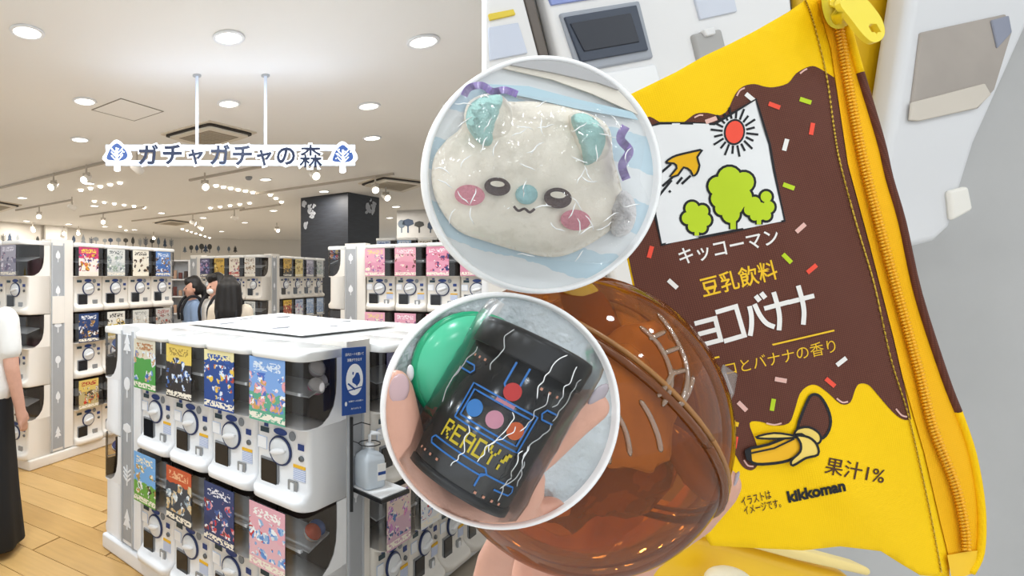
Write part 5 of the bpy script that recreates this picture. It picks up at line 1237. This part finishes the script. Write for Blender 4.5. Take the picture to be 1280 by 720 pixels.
MBL = mat('tin_line_blue', '2C8AE6', .4)
tlines('blue_lines', [[(-.62,.37),(.66,.37),(.66,.60),(-.62,.60),(-.62,.37)], [(-.54,.40),(.58,.40),(.58,.57),(-.54,.57),(-.54,.40)],
    [(-.80,.21),(.30,.21),(.36,.185),(.30,.16),(-.80,.16),(-.86,.185),(-.80,.21)], [(.28,.09),(.28,.17),(.36,.18),(1.0,.18),(1.06,.15),(1.0,.125),(.62,.125)],
    [(-1.2,.69),(-.82,.69),(-.76,.665),(-.82,.64),(-1.2,.64)], [(-.12,.82),(-.12,.68),(-.06,.66),(.06,.66),(.12,.68),(.12,.82)], [(1.1,.66),(.76,.66),(.70,.63),(.76,.60),(1.1,.60)]], MBL)
tpoly('pink_bar', [[(-.12,.568),(.22,.568),(.22,.602),(-.12,.602)]], mat('tin_pink', 'E59AA8', .4))
for nm, (u, h), c in (('red_spot',(.06,.66),'E8322E'),('blue_spot',(-.36,.475),'3E96E8'),('pink_spot',(.03,.475),'EFA6BC'),('orange_spot',(.42,.475),'F0702A')):
    tpoly(nm, [[(u+x, h+y*rt/Lt) for x, y in circ((0,0), .15, .17, 18)]], mat('tin_'+nm, c, .4), .0005)
tpoly('dots', [[(u+x, h+y*rt/Lt) for x, y in rect2((0,0), .05, .05, 0)] for u, h in ((-.95,.75),(-.8,.75),(-.65,.75),(.45,.75),(.62,.75),(.8,.75),(-1.0,.10),(-.86,.10),(-.68,.10),(-.5,.10),(.35,.06),(.52,.06),(.70,.06),(.88,.06))], mat('tin_peach', 'F0A98A', .4), .0004)
PIX = {'R':('11110','10001','10001','11110','10100','10010','10001'),'E':('11111','10000','10000','11110','10000','10000','11111'),'A':('01110','10001','10001','11111','10001','10001','10001'),'D':('11110','10001','10001','10001','10001','10001','11110'),'Y':('10001','10001','01010','00100','00100','00100','00100'),'!':('00011','00110','00110','01100','00000','01000','01000')}
mb = MB(); pw = 1.34/36
for i, ch in enumerate('READY!'):
    for r_, row in enumerate(PIX[ch]):
        for c_, b in enumerate(row):
            if b == '1':
                x0 = -.70+(i*6+c_)*pw; y0 = .345-r_*pw*1.35*rt/Lt
                mb.add([tin(x0, y0, .0004), tin(x0+pw*1.05, y0, .0004), tin(x0+pw*1.05, y0-pw*1.4*rt/Lt, .0004), tin(x0, y0-pw*1.4*rt/Lt, .0004)], [(0,1,2,3)])
ob('lettering', mb, mat('tin_yellow', 'FFE01E', .5), e)
# film round the tin
w2 = empty('clear_wrapping', t2o); tag(w2, 'crinkled clear plastic bag around the black tin', 'wrapping')
mb = MB(); rings = []
for j in range(22):
    h = -.12+1.26*j/21; ring = []
    for i in range(60):
        u = 2*math.pi*i/60; n1 = noise.noise(Vector((u*1.3, h*4, 2))); n2 = abs(noise.noise(Vector((math.cos(u)*3, math.sin(u)*3, h*7))))
        dirv = tocam*math.cos(u)+tside*math.sin(u); wd_ = rt*(1.07+.12*abs(math.sin(u))**3+.05*n1-.06*n2)
        q = tb+ax*(h*Lt)+dirv*wd_; q.y = min(q.y, RY-.002)
        q = clampr(q, 140.0)
        ring.append(q-t2o)
    rings.append(ring)
mb.loft(rings, False); ob('film_sheet', mb, film('bag_film', (.985, .987, .99), .02, .0, (.8, .82, .84), .2), w2, True)
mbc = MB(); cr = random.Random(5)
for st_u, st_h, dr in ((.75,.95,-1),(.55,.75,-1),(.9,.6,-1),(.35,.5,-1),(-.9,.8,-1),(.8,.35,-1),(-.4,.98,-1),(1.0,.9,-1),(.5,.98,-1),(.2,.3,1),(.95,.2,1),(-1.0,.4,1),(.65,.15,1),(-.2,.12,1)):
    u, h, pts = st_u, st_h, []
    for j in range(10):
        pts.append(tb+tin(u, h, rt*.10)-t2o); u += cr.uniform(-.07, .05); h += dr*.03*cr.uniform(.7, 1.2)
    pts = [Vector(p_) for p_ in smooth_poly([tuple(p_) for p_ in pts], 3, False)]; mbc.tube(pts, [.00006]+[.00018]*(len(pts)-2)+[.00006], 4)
o = ob('crease_highlight', mbc, MCR, w2, True); o['kind'] = 'stuff'
